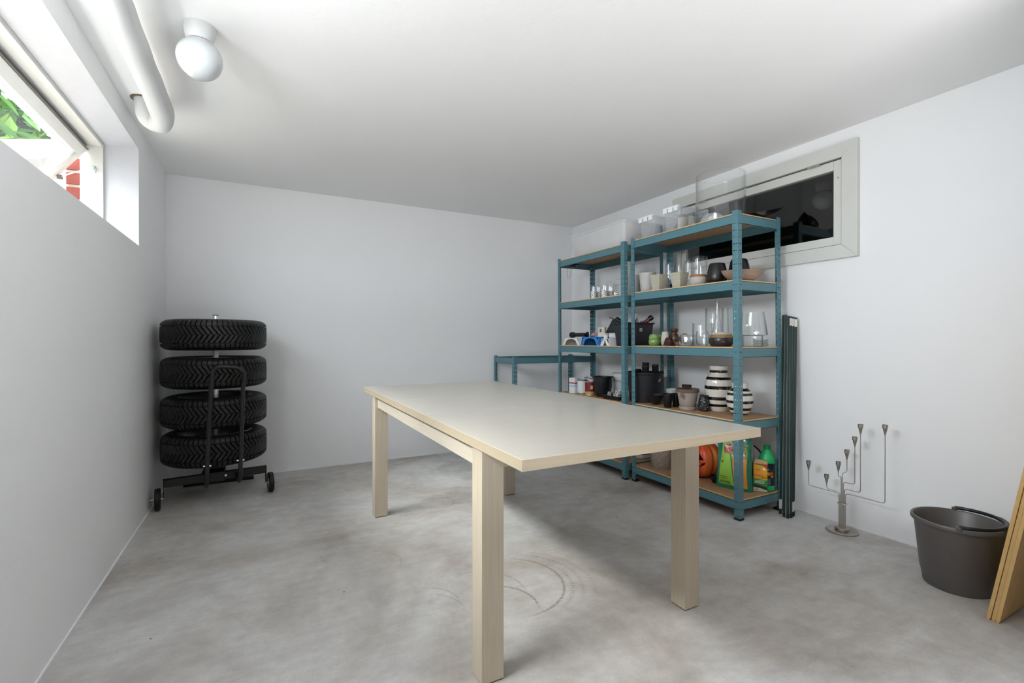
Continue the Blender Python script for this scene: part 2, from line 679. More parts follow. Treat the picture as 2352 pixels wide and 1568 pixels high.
# right wall with opening for the inner window
RY0, RY1, RZ0, RZ1 = 1.50, 2.69, 1.575, 2.09
m = M()
m.box(XR, XR + 0.2, YF, YB + 0.2, 0, RZ0)
m.box(XR, XR + 0.2, YF, YB + 0.2, RZ1, H)
m.box(XR, XR + 0.2, YF, RY0, RZ0, RZ1)
m.box(XR, XR + 0.2, RY1, YB + 0.2, RZ0, RZ1)
struct(m.build('wall_right', plaster, smooth=0))
m = M()
m.box(OUT, 0.4, YF - 0.2, YF, 0, H)
m.box(1.6, XR, YF - 0.2, YF, 0, H)
m.box(0.4, 1.6, YF - 0.2, YF, 2.1, H)
m.box(0.4, 1.6, YF - 0.5, YF - 0.2, 0, 2.1)
struct(m.build('wall_front', mat('grey_front_wall', '#77756f', 0.8), smooth=0))
m = M()
m.box(2.15, XR, 0.38, 0.48, 0, H)
struct(m.build('wall_partition', plaster, smooth=0))
# unseen dark sill board added to cut light bouncing up in the niche
m = M()
m.box(-0.764, XL - 0.03, WY0, WY1, WZ0, WZ0 + 0.006)
struct(m.build('trim_2', mat('bounce_damping_sill', '#6c6b68', 0.6), smooth=0))
# thin skim of paint at the foot of the walls (uneven)
m = M()
for y0 in [1.0 + 0.11 * i for i in range(29)]:
    h = 0.004 + 0.004 * random.random()
    m.box(XL, XL + 0.006, y0, y0 + 0.11, 0, h)
    if y0 > 0.5:
        m.box(XR - 0.008, XR, y0 - 0.4, y0 - 0.29, 0, h + 0.003)
for x0 in [XL + 0.11 * i for i in range(32)]:
    m.box(x0, x0 + 0.11, YB - 0.006, YB, 0, 0.004 + 0.004 * random.random())
o = m.build('trim_1', plaster, smooth=0)
struct(o)

# ---------------------------------------------------------------- left window
w1 = bpy.data.objects.new('window_1', None)
C.objects.link(w1)
w1.location = (-0.764, 2.02, WZ0)
struct(w1, 'long white basement window high in the left wall with its sash tilted outwards')


def to_local(root):
    return Matrix.Translation(-Vector(root.location))


FX0, FX1 = -0.862, -0.764
m = M()
t = 0.022
m.box(FX0, FX1, WY0, WY1, WZ1 - t, WZ1)
m.box(FX0, FX1, WY0, WY1, WZ0, WZ0 + t)
m.box(FX0, FX1, WY0, WY0 + t, WZ0 + t, WZ1 - t)
m.box(FX0, FX1, WY1 - t, WY1, WZ0 + t, WZ1 - t)
m.bm.transform(to_local(w1))
m.build('window_frame', frame_white, w1, bevel=0.002)
# middle mullion (outside the picture)
m = M()
m.box(FX0, FX1, 1.60, 1.65, WZ0 + t, WZ1 - t)
m.bm.transform(to_local(w1))
m.build('mullion', frame_white, w1, bevel=0.002)


def sash(y0, y1, name, hinge=(-0.842, 2.072), tilt=37.0, height=0.462):
    """sash built in its own plane: local u = down the sash, w = outward normal"""
    a = math.radians(tilt)
    R = Matrix.Translation((hinge[0], 0, hinge[1])) @ Matrix.Rotation(a, 4, 'Y')
    th = 0.040
    rw = 0.052
    m = M()
    # local: x thickness, z down
    m.box(-th / 2, th / 2, y0, y1, -rw, 0.0, mtx=R)
    m.box(-th / 2, th / 2, y0, y1, -height, -height + rw, mtx=R)
    m.box(-th / 2, th / 2, y0, y0 + rw, -height + rw, -rw, mtx=R)
    m.box(-th / 2, th / 2, y1 - rw, y1, -height + rw, -rw, mtx=R)
    m.bm.transform(to_local(w1))
    o = m.build('sash', frame_white, w1, bevel=0.003)
    m = M()
    # glazing beads, stepped
    for k, (off, d) in enumerate(((0.0, 0.012), (0.014, 0.006))):
        b0 = rw + off
        b1 = b0 + 0.012
        m.box(th / 2 - 0.012, th / 2 + 0.003 - d, y0 + b0, y0 + b1, -height + b0, -b0, mtx=R)
        m.box(th / 2 - 0.012, th / 2 + 0.003 - d, y1 - b1, y1 - b0, -height + b0, -b0, mtx=R)
        m.box(th / 2 - 0.012, th / 2 + 0.003 - d, y0 + b0, y1 - b0, -b1, -b0, mtx=R)
        m.box(th / 2 - 0.012, th / 2 + 0.003 - d, y0 + b0, y1 - b0, -height + b0, -height + b1, mtx=R)
    m.bm.transform(to_local(w1))
    g = m.build('glazing_bead', whitep, w1)
    g.parent = o
    g.matrix_parent_inverse = Matrix.Identity(4)
    m = M()
    m.box(-0.003, 0.003, y0 + rw - 0.004, y1 - rw + 0.004, -height + rw - 0.004, -rw + 0.004, mtx=R)
    m.bm.transform(to_local(w1))
    g = m.build('pane', pane, w1, smooth=0)
    g.parent = o
    m = M()
    m.box(-th / 2 - 0.004, th / 2 + 0.004, y0 + 0.004, y1 - 0.004, 0.0, 0.006, mtx=R)
    m.box(-th / 2 - 0.010, -th / 2, y0 + 0.004, y1 - 0.004, -0.012, 0.004, mtx=R)
    m.bm.transform(to_local(w1))
    g = m.build('weather_strip', seal_grey, w1)
    g.parent = o
    return R


R = sash(1.66, 3.305, 'sash')
sash(0.73, 1.59, 'sash')
# dark head channel between frame and sash
m = M()
m.box(-0.858, -0.835, WY0 + t, WY1 - t, WZ1 - t - 0.014, WZ1 - t)
m.bm.transform(to_local(w1))
m.build('head_channel', seal_grey, w1)
# stay arm with its knob
m = M()
m.tube([(-0.806, 3.300, 1.967), (-0.83, 3.297, 1.953), (-0.885, 3.293, 1.925), (-0.925, 3.292, 1.900), (-0.935, 3.292, 1.897)], 0.0035, 8)
m.bm.transform(to_local(w1))
m.build('stay_rod', whitep, w1)
m = M()
m.lathe([(0.0005, 0), (0.014, 0), (0.014, 0.006), (0.008, 0.010), (0.008, 0.020), (0.011, 0.024), (0.010, 0.032), (0.0005, 0.034)], 16,
        mtx=Matrix.Translation((-0.806, 3.318, 1.967)) @ Matrix.Rotation(PI / 2, 4, 'X'))
m.box(-0.818, -0.796, 3.312, 3.318, 1.945, 1.985)
m.bm.transform(to_local(w1))
m.build('stay_knob', mat('pale_knob', '#c6d2cc', 0.35), w1)
m = M()
m.box(-0.945, -0.925, 3.285, 3.300, 1.885, 1.905)
m.bm.transform(to_local(w1))
m.build('stay_bracket', seal_grey, w1)

# brick outer leaf seen past the sash
m = M()
m.box(-0.915, OUT, 3.335, 4.3, 1.3, 2.5)
bw = m.build('wall_outer', mortar, smooth=0)
struct(bw, 'red brick outer wall seen through the open window')
bm_ = None
for r_ in range(13):
    z0 = 1.335 + r_ * 0.077
    for k in range(4):
        y0 = 3.331 + k * 0.225 - (0.11 if (r_ % 2 and k) else 0)
        y1 = 3.331 + (k + 1) * 0.225 - 0.012 - (0.11 if r_ % 2 else 0)
        mm = M()
        mm.box(-0.922 - 0.002 * random.random(), -0.866, y0, y1, z0, z0 + 0.065)
        mm.build('brick', brickm, bw, smooth=0, bevel=0.003, segs=1)

# outside ground, shrub, and an added trough standing in for a glass reflection
m = M()
m.box(-9, OUT - 0.05, -4, 12, 1.2, 1.33)
struct(m.build('ground', soil, smooth=0), 'soil outside the basement window')
pl = thing('reflection_trough', 'pale concrete trough added outside the left window for a grey glass reflection', 'reflection_trough', (-1.75, 4.62, 1.33), math.radians(-27.7))
m = M()
m.box(-0.75, 0.75, 0, 0.04, 0, 1.10)
m.box(-0.75, 0.75, 0.42, 0.46, 0, 1.10)
m.box(-0.75, -0.71, 0.04, 0.42, 0, 1.10)
m.box(0.71, 0.75, 0.04, 0.42, 0, 1.10)
m.build('trough', conc, pl, bevel=0.006)
m = M()
m.box(-0.71, 0.71, 0.04, 0.42, 0.0, 1.04)
m.build('potting_soil', soil, pl)


def shrub(name, loc, label, nleaf, spread, height, mats, size=0.11, dense=0):
    t_ = thing(name, label, 'shrub', loc)
    m = M()
    rnd = random.Random(int(abs(loc[1]) * 100))
    for k in range(9):
        a = rnd.random() * 2 * PI
        p1 = (0.5 * spread[0] * math.cos(a) * .6, 0.5 * spread[1] * math.sin(a) * .6, height * 0.5)
        p2 = (0.5 * spread[0] * math.cos(a), 0.5 * spread[1] * math.sin(a), height * (0.8 + 0.2 * rnd.random()))
        m.tube([(0, 0, 0), p1, p2], [0.012, 0.008, 0.003], 6)
    m.build('stem', stemm, t_)
    meshes = []
    for k, mt in enumerate(mats):
        b = M()
        n = 6
        vs = []
        for i in range(n + 1):
            u = i / n
            w = 0.36 * math.sin(PI * u ** 0.85) * 0.5 * size
            z = -0.25 * size * u * u
            vs += [(u * size, -w, z + 0.10 * w), (u * size, 0, z - 0.12 * w * 2), (u * size, w, z + 0.10 * w)]
        fs = []
        for i in range(n):
            a = 3 * i
            fs += [(a, a + 3, a + 4, a + 1), (a + 1, a + 4, a + 5, a + 2)]
        b.faces(vs, fs)
        o = b.build('leaf', mt, t_)
        meshes.append(o.data)
        o.location = (rnd.uniform(-.3, .3) * spread[0], rnd.uniform(-.3, .3) * spread[1], height * 0.8)
    if dense:
        b = M()
        for k in range(dense):
            mx = (Matrix.Translation((rnd.uniform(-.5, .5) * spread[0], rnd.uniform(0.0, .55) * spread[1], height * rnd.uniform(0.3, 1.02)))
                  @ Matrix.Rotation(rnd.uniform(0, 2 * PI), 4, 'Z') @ Matrix.Rotation(rnd.uniform(-.5, 1.0), 4, 'Y') @ Matrix.Rotation(rnd.uniform(-.7, .7), 4, 'X'))
            q = size * rnd.uniform(0.8, 1.4)
            b.faces([mx @ Vector(p_) for p_ in ((0, 0, 0), (0.35 * q, -0.2 * q, 0), (0.75 * q, -0.13 * q, -0.08 * q), (q, 0, -0.2 * q), (0.75 * q, 0.13 * q, -0.08 * q), (0.35 * q, 0.2 * q, 0), (0.5 * q, 0, -0.05 * q))],
                    [(0, 1, 6), (1, 2, 6), (2, 3, 6), (3, 4, 6), (4, 5, 6), (5, 0, 6)], k % len(mats))
        f_ = b.build('foliage', list(mats), t_, smooth=0)
        f_['kind'] = 'stuff'
    for k in range(nleaf):
        o = bpy.data.objects.new('leaf', rnd.choice(meshes))
        C.objects.link(o)
        o.parent = t_
        o.location = (rnd.uniform(-.5, .5) * spread[0], rnd.uniform(-.5, .5) * spread[1], height * rnd.uniform(0.32, 1.0))
        o.rotation_euler = (rnd.uniform(-.6, .6), rnd.uniform(-.4, .7), rnd.uniform(0, 2 * PI))
        s_ = rnd.uniform(0.8, 1.5)
        o.scale = (s_, s_, s_)
    return t_


shrub('laurel_shrub', (-2.05, 6.6, 1.33), 'broad-leaved green laurel shrub standing behind the trough outside', 285, (2.4, 1.5), 2.75, [leaf1, leaf1, leaf2], 0.23, 2600)
shrub('laurel_shrub', (-1.20, 5.35, 1.33), 'low green shrub growing beside the brick outer wall outside', 120, (0.35, 0.6), 1.05, [leaf1], 0.13)

# ---------------------------------------------------------------- right inner window
w2 = bpy.data.objects.new('window_2', None)
C.objects.link(w2)
w2.location = (XR, 2.09, 1.509)
struct(w2, 'grey-white framed inner window with dark glass in the right wall')
y0, y1, z0, z1 = 1.428, 2.760, 1.509, 2.162
i0, i1, j0, j1 = 1.511, 2.677, 1.586, 2.080
xf = XR - 0.026


def mitred(m, y0, y1, z0, z1, i0, i1, j0, j1, xa, xb):
    quads = [((y0, z0), (y1, z0), (i1, j0), (i0, j0)), ((y1, z0), (y1, z1), (i1, j1), (i1, j0)),
             ((y1, z1), (y0, z1), (i0, j1), (i1, j1)), ((y0, z1), (y0, z0), (i0, j0), (i0, j1))]
    return quads


for q in mitred(None, y0, y1, z0, z1, i0, i1, j0, j1, 0, 0):
    m = M()
    m.prism(q, 'x', xf, XR + 0.06)
    m.bm.transform(to_local(w2))
    m.build('casing_board', frame_grey, w2, bevel=0.0025)
g0, g1, h0, h1 = 1.557, 2.632, 1.637, 2.019
gp = 0.003
m = M()
xs = XR - 0.016
m.box(xs, XR + 0.03, i0 + gp, g0, j0 + gp, j1 - gp - 0.006)
m.box(xs, XR + 0.03, g1, i1 - gp, j0 + gp, j1 - gp - 0.006)
m.box(xs, XR + 0.03, g0, g1, j0 + gp, h0)
m.box(xs, XR + 0.03, g0, g1, h1, j1 - gp - 0.006)
m.bm.transform(to_local(w2))
sf = m.build('sash', frame_grey, w2, bevel=0.002)
m = M()
m.box(XR + 0.004, XR + 0.008, g0 - 0.003, g1 + 0.003, h0 - 0.003, h1 + 0.003)
m.bm.transform(to_local(w2))
g = m.build('pane', glass('inner_window_glass', (0.85, 0.86, 0.84), (0.6, 0.6, 0.6), refl=1.0), w2, smooth=0)
g.parent = sf
for yc in (1.662, 2.476):
    m = M()
    m.box(xf - 0.003, xf + 0.002, yc - 0.035, yc + 0.035, 2.066, 2.078)
    m.tube([(xf - 0.004, yc - 0.012, 2.073), (xf - 0.004, yc + 0.012, 2.073)], 0.004, 8)
    m.bm.transform(to_local(w2))
    m.build('hinge', mat('painted_hinge', '#9a958a', 0.5), w2)
m = M()
m.lathe([(0.0005, 0), (0.004, 0), (0.003, 0.003), (0.0005, 0.004)], 12, mtx=Matrix.Translation((xs, 1.533, 1.97)) @ Matrix.Rotation(-PI / 2, 4, 'Y'))
m.bm.transform(to_local(w2))
m.build('screw_head', mat('brass_screw', '#b09060', 0.4, metal=1), w2)
# dim neighbouring room behind the inner window
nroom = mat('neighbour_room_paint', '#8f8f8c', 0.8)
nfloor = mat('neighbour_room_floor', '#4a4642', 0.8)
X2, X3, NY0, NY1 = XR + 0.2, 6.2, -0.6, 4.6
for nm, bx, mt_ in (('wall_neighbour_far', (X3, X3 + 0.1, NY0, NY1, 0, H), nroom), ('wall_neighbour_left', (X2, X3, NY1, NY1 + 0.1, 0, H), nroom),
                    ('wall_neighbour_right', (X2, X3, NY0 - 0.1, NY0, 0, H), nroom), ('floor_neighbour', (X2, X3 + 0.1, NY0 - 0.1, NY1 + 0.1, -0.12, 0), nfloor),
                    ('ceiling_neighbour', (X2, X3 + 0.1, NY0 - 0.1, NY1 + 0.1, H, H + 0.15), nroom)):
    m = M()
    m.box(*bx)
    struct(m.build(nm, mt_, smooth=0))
m = M()
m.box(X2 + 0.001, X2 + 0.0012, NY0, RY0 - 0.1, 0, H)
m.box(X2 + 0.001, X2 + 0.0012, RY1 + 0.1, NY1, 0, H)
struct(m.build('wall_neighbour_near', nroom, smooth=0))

# ---------------------------------------------------------------- ceiling pipe and lamp
pp = thing('heating_pipe', 'white lagged pipe running under the ceiling beside the left wall', 'pipe', (-0.42, 2.0, H))
m = M()
pts = [(-0.405, -0.9, 2.135), (-0.41, 0.3, 2.13), (-0.415, 1.2, 2.128), (-0.412, 1.7, 2.122), (-0.418, 2.1, 2.126), (-0.414, 2.5, 2.12), (-0.416, 2.78, 2.118)]
pts += [(-0.430 - 0.0, 2.86, 2.116), (-0.455, 2.915, 2.115), (-0.485, 2.94, 2.120), (-0.512, 2.945, 2.145), (-0.52, 2.94, 2.18), (-0.522, 2.94, H - 0.002)]
sm = []
for i in range(len(pts) - 1):
    a, b = Vector(pts[i]), Vector(pts[i + 1])
    n = max(2, int((b - a).length / 0.05))
    for k in range(n):
        sm.append(a.lerp(b, k / n))
sm.append(Vector(pts[-1]))
for _ in range(4):
    sm = [sm[0]] + [(sm[i - 1] + 2 * sm[i] + sm[i + 1]) / 4 for i in range(1, len(sm) - 1)] + [sm[-1]]
rad = []
for i, p_ in enumerate(sm):
    rad.append(0.048 + 0.0025 * math.sin(i * 0.9) * math.sin(i * 0.37) - 0.010 * max(0, min(1, (p_.y - 2.88) / 0.05)) * (1 if p_.x < -0.45 else 0))
m.tube(sm, rad, 20)
m.bm.transform(to_local(pp))
m.build('pipe', wallmat('white_pipe_paint', '#d2d3d4'), pp, smooth=60)
m = M()
m.lathe([(0.040, -0.004), (0.052, -0.004), (0.052, 0.0), (0.040, 0.0)], 20, c=(-0.522, 2.94, H))
m.bm.transform(to_local(pp))
m.build('collar', mat('rusty_collar', '#6e5a4c', 0.7), pp)

lp = thing('ceiling_lamp', 'white opal glass globe lamp on a round ceiling base', 'lamp', (-0.21, 2.16, H))
m = M()
m.lathe([(0.0005, 0), (0.053, 0), (0.054, -0.008), (0.050, -0.030), (0.046, -0.050), (0.040, -0.058), (0.0005, -0.058)], 40)
m.build('lamp_base', porcelain, lp)
m = M()
prof = []
for i in range(25):
    a = -PI / 2 + PI * i / 24
    prof.append((max(0.0005, 0.077 * math.cos(a)), -0.123 + 0.077 * math.sin(a) * (1.0 if a < 0 else 0.95)))
m.lathe([p for p in prof if p[1] < -0.052], 48)
m.build('globe', opal, lp)

l2 = copy_thing(lp, (3.8, 2.109, H), 0, 'white globe lamp seen dimly through the inner window in the next room')

# ---------------------------------------------------------------- dining table
TX0, TX1, TY0, TY1, TZ, TT = 0.578, 1.516, 1.045, 3.165, 0.743, 0.031
tb = thing('dining_table', 'long pale birch extending dining table with square legs in mid-room', 'table', (1.047, 2.1, 0))
L_ = to_local(tb)
for a, b in ((TY0, 1.872), (1.8735, 2.358), (2.3595, TY1)):
    m = M()
    m.box(TX0, TX1, a, b, TZ - TT, TZ)
    m.bm.transform(L_)
    for fc in m.bm.faces:
        fc.normal_update()
        if abs(fc.normal.z) < 0.5:
            fc.material_index = 1
    o = m.build('tabletop', [birch, birch_e], tb, bevel=0.0012)
    # edge bands with their own laminate
LG = 0.074
for lx, ly in ((0.583, 1.304), (1.440, 1.304), (0.583, 2.835), (1.440, 2.835)):
    m = M()
    m.box(lx, lx + LG, ly, ly + LG, 0.004, TZ - TT - 0.0005)
    m.bm.transform(L_)
    o = m.build('leg', birch_v, tb, bevel=0.0012)
    m = M()
    m.box(lx + 0.004, lx + LG - 0.004, ly + 0.004, ly + LG - 0.004, 0, 0.0045)
    m.bm.transform(L_)
    m.build('foot_pad', black_foot, o)
AZ0, AZ1 = TZ - TT - 0.066, TZ - TT - 0.008
for xa in (0.600, 1.478):
    m = M()
    m.box(xa, xa + 0.020, 1.304 + LG, 2.835, AZ0, AZ1)
    m.bm.transform(L_)
    m.build('apron', birch_y, tb, bevel=0.001)
for ya in (1.330, 2.865):
    m = M()
    m.box(0.583 + LG, 1.440, ya, ya + 0.020, AZ0, AZ1)
    m.bm.transform(L_)
    m.build('apron', birch_e, tb, bevel=0.001)
for xa in (0.70, 1.36):
    m = M()
    m.box(xa, xa + 0.04, 1.35, 2.86, TZ - TT - 0.04, TZ - TT - 0.001)
    m.bm.transform(L_)
    m.build('runner', birch_y, tb)

# ---------------------------------------------------------------- boltless shelving
PW = 0.036


def post_mesh(height, name='post'):
    """L-section upright with keyhole slots, corner at the origin, arms +x and +y"""
    m = M()
    th = 0.002
    cols = [0.0015, 0.008, 0.013, 0.020, 0.029, PW]
    per = 0.0395
    nper = int((height - 0.03) / per)
    z = 0.004
    for arm in (0, 1):
        def P(c, zz, d):
            return (c, d, zz) if arm == 0 else (d, c, zz)
        grid = []
        zs = [0.004]
        holes = []
        zz = 0.022
        for k in range(nper):
            zs += [zz + k * per, zz + k * per + 0.0055]
        zs.append(height)
        for d in (0, th):
            vs = {}
            for i, c in enumerate(cols):
                for j, q in enumerate(zs):
                    vs[(i, j)] = m.bm.verts.new(P(c, q, d))
            for i in range(len(cols) - 1):
                for j in range(len(zs) - 1):
                    hole = (j % 2 == 1) and i in (1, 3) and j < len(zs) - 2
                    if not hole:
                        m.bm.faces.new((vs[(i, j)], vs[(i + 1, j)], vs[(i + 1, j + 1)], vs[(i, j + 1)]))
            if d == 0:
                first = vs
            else:
                n_, k_ = len(cols) - 1, len(zs) - 1
                for (a, b) in [((0, j), (0, j + 1)) for j in range(k_)] + [((n_, j), (n_, j + 1)) for j in range(k_)] + [((i, 0), (i + 1, 0)) for i in range(n_)] + [((i, k_), (i + 1, k_)) for i in range(n_)]:
                    m.bm.faces.new((first[a], first[b], vs[b], vs[a]))
    # rounded corner strip
    m.tube([(0.0018, 0.0018, 0.004), (0.0018, 0.0018, height)], 0.0018, 8)
    return m


def shelving(name, label, x0, y0, dx, dy, height, levels, boards, lean=0.010, group=None):
    root = thing(name, label, 'shelving unit', (x0, y0, 0), 0, group)
    me = None
    for (cx, cy, sx, sy) in ((0, 0, 1, 1), (dx, 0, -1, 1), (0, dy, 1, -1), (dx, dy, -1, -1)):
        if me is None:
            p = post_mesh(height)
            sh = Matrix.Identity(4)
            o = p.build('post', teal, root, smooth=0)
            me = o.data
        else:
            o = bpy.data.objects.new('post', me)
            C.objects.link(o)
            o.parent = root
        # lean: shear each upright through its matrix
        mt = Matrix(((sx, 0, 0, cx), (0, sy, lean, cy), (0, 0, 1, 0), (0, 0, 0, 1)))
        d2 = me.copy()
        d2.transform(Matrix(((sx, 0, 0, 0), (0, sy, lean, 0), (0, 0, 1, 0), (0, 0, 0, 1))))
        if sx * sy < 0:
            d2.flip_normals()
        o.data = d2
        o.location = (cx, cy, 0)
        m = M()
        m.box(-0.002, PW + 0.002, -0.002, PW + 0.002, 0, 0.012, top=(0.001, 0.001))
        m.box(-0.003, PW + 0.003, -0.003, PW + 0.003, 0, 0.005)
        f = m.build('foot', black_foot, o, bevel=0.001)
        f.scale = (sx, sy, 1)
    bt = 0.002
    for zt, b in zip(levels, boards):
        sh = lean * zt
        bz1 = zt - 0.0075 if b else zt
        bz0 = bz1 - 0.053
        for (a0, a1, side) in ((0, dy, 'L'), (0, dy, 'R'), (0, dx, 'N'), (0, dx, 'F')):
            m = M()
            if side in 'LR':
                xa = 0.003 if side == 'L' else dx - 0.003
                s_ = 1 if side == 'L' else -1
                f = lambda a, b_: (min(a, b_), max(a, b_))
                q = f(xa, xa + s_ * bt)
                m.box(q[0], q[1], PW * 0.85, dy - PW * 0.85, bz0, bz1)
                q = f(xa, xa + s_ * 0.012)
                m.box(q[0], q[1], PW * 0.85, dy - PW * 0.85, bz0, bz0 + bt)
                q = f(xa, xa + s_ * 0.016)
                m.box(q[0], q[1], PW * 0.85, dy - PW * 0.85, bz1 - bt, bz1)
            else:
                ya = 0.003 if side == 'N' else dy - 0.003
                s_ = 1 if side == 'N' else -1
                f = lambda a, b_: (min(a, b_), max(a, b_))
                q = f(ya, ya + s_ * bt)
                m.box(PW * 0.85, dx - PW * 0.85, q[0], q[1], bz0, bz1)
                q = f(ya, ya + s_ * 0.012)
                m.box(PW * 0.85, dx - PW * 0.85, q[0], q[1], bz0, bz0 + bt)
                q = f(ya, ya + s_ * 0.016)
                m.box(PW * 0.85, dx - PW * 0.85, q[0], q[1], bz1 - bt, bz1)
            m.build('beam', teal, root, smooth=0, loc=(0, sh, 0))
        if b:
            m = M()
            m.box(0.006, dx - 0.006, 0.006, dy - 0.006, bz1, zt, mi=0)
            for fc in m.bm.faces:
                if abs(fc.calc_center_median().z - (bz1 + zt) / 2) < 0.001:
                    fc.material_index = 1
            m.build('shelf_board', [mdf, mdf_edge], root, smooth=0, loc=(0, sh, 0))
    return root


LA = [0.118, 0.575, 1.004, 1.397, 1.785]
shelving('shelving_unit', 'taller-looking teal steel shelving unit nearest the camera, before the dark window', 2.434, 1.808, 0.400, 0.900, 1.80, LA, [1] * 5)
LB = [0.122, 0.573, 0.999, 1.388, 1.768]
shelving('shelving_unit', 'teal steel shelving unit between the near unit and the room corner', 2.397, 2.742, 0.400, 0.900, 1.785, LB, [1] * 5)
shelving('shelving_unit', 'low teal steel frame without shelf boards along the back wall', 1.975, 3.722, 0.900, 0.410, 0.895, [0.16, 0.885], [0, 0], lean=0.0)

# ================================================================ objects
def vessel(name, label, cat, x, y, z, outer, m_, part='body', t=0.003, n=36, group=None, mifn=None, rz=0, sx=1, sy=1):
    r = thing(name, label, cat, (x, y, z), rz, group)
    b = M()
    b.lathe(wallprof(outer, t), n, mifn=mifn, sx=sx, sy=sy)
    b.build(part, m_, r, smooth=40)
    return r


def addpart(root, name, m, mats, **k):
    return m.build(name, mats, root, **k)


def text(name, s, size, m_, parent, loc, rot, extrude=0.0003, align='LEFT', shear=0.0):
    c = bpy.data.curves.new(name, 'FONT')
    c.body = s
    c.size = size
    c.extrude = extrude
    c.align_x = align
    c.shear = shear
    c.materials.append(m_)
    tmp = bpy.data.objects.new(name + '_c', c)
    C.objects.link(tmp)
    dg = bpy.context.evaluated_depsgraph_get()
    me = bpy.data.meshes.new_from_object(tmp.evaluated_get(dg))
    bpy.data.objects.remove(tmp)
    o = bpy.data.objects.new(name, me)
    C.objects.link(o)
    o.parent = parent
    o.location = loc
    o.rotation_euler = rot
    return o


# ---------------------------------------------------------------- tyres on their rack
RX, RY = -0.279, 3.76
TR, TW = 0.305, 0.098


def tyre_thing(z, label, first=None, rz=0.0):
    if first:
        r = copy_thing(first, (RX, RY, z), rz, label)
        return r
    t_ = thing('car_tyre', label, 'tyre', (RX, RY, z), rz, 'tyres stacked on the rack')
    P, SUB = 66, 11
    NA = P * SUB
    rows = [-1.0, -0.96, -0.91, -0.86, -0.78, -0.70, -0.63, -0.62, -0.58, -0.57, -0.52, -0.46, -0.40, -0.34, -0.28, -0.22, -0.16, -0.10, -0.04]
    rows = rows + [-w for w in reversed(rows)]
    m = M()
    prev = None
    for w in rows:
        aw = abs(w)
        ring = []
        base = TR - 0.004 * aw ** 2 - (0.022 * max(0, (aw - 0.70) / 0.30) ** 2.2)
        zz = w * TW * 0.93
        for k in range(NA):
            ph = k / SUB
            g = 0
            if 0.575 < aw < 0.625:
                g = 1
            elif aw >= 0.625:
                if (ph + (0.5 if w > 0 else 0)) % 1 < 0.14:
                    g = 1
            else:
                q = (ph + 2.1 * aw + (0.35 if w > 0 else 0)) % 1
                if q < 0.19:
                    g = 1
            r_ = base - (0.010 if g else 0)
            a = 2 * PI * k / NA
            ring.append(m.bm.verts.new((r_ * math.cos(a), r_ * math.sin(a), zz)))
        if prev:
            for k in range(NA):
                k2 = (k + 1) % NA
                m.bm.faces.new((prev[k], prev[k2], ring[k2], ring[k]))
        prev = ring
    m.build('tread', rubber, t_, smooth=25)
    for s_ in (1, -1):
        m = M()
        prof = [(0.2790, 0.0911), (0.272, 0.0945), (0.262, 0.0972), (0.252, 0.0982), (0.2515, 0.0990), (0.246, 0.0990), (0.2455, 0.0980), (0.230, 0.0955), (0.215, 0.0905), (0.208, 0.0860), (0.206, 0.0830)]
        m.lathe([(r_, s_ * zz) for r_, zz in prof], 72)
        m.build('sidewall', rubber, t_)
    m = M()
    m.lathe([(0.209, 0.086), (0.213, 0.090), (0.211, 0.094), (0.205, 0.090), (0.198, 0.080), (0.192, 0.06), (0.180, 0.03), (0.178, -0.03), (0.190, -0.07), (0.205, -0.090), (0.211, -0.094), (0.209, -0.086)], 60)
    rim = m.build('rim', alloy, t_)
    m = M()
    m.lathe([(0.0005, 0.045), (0.055, 0.045), (0.065, 0.035), (0.065, 0.0), (0.0005, 0.0)], 32)
    for k in range(5):
        a = 2 * PI * k / 5
        for d in (-0.12, 0.12):
            Rm = Matrix.Rotation(a + d, 4, 'Z')
            m.box(0.05, 0.195, -0.012, 0.012, 0.022, 0.046, mtx=Rm)
    g = m.build('spokes', alloy, t_, bevel=0.003)
    g.parent = rim
    return t_


tz = [1.078, 0.835, 0.582, 0.345]
names = ['topmost black winter tyre on the rack by the left wall', 'second black tyre from the top, behind the loop of the trolley handle',
         'third black tyre from the top, just above the lowest one', 'lowest black tyre, resting just above the wheeled base']
t1 = tyre_thing(tz[0], names[0])
for k in (1, 2, 3):
    tyre_thing(tz[k], names[k], t1, rz=0.3 * k)

rk = thing('tyre_trolley', 'black wheeled tyre trolley with chrome pole and tall loop handle', 'trolley', (RX, RY, 0))
m = M()
m.lathe([(0.0005, 0.13), (0.0165, 0.13), (0.0165, 1.204), (0.0145, 1.212), (0.0005, 1.212)], 20, mtx=Matrix.Translation((0, 0, 0)))
m.build('pole', chrome, rk)
m = M()
m.lathe([(0.0150, 1.209), (0.0178, 1.209), (0.0178, 1.213), (0.0005, 1.215)], 20)
m.build('pole_cap', blackmetal, rk)
for z_ in tz[:3] + tz[3:]:
    m = M()
    m.lathe([(0.017, -0.012), (0.045, -0.012), (0.045, 0.0), (0.017, 0.0)], 20, c=(0, 0, z_ - 0.003))
    m.build('holding_disc', blackmetal, rk)
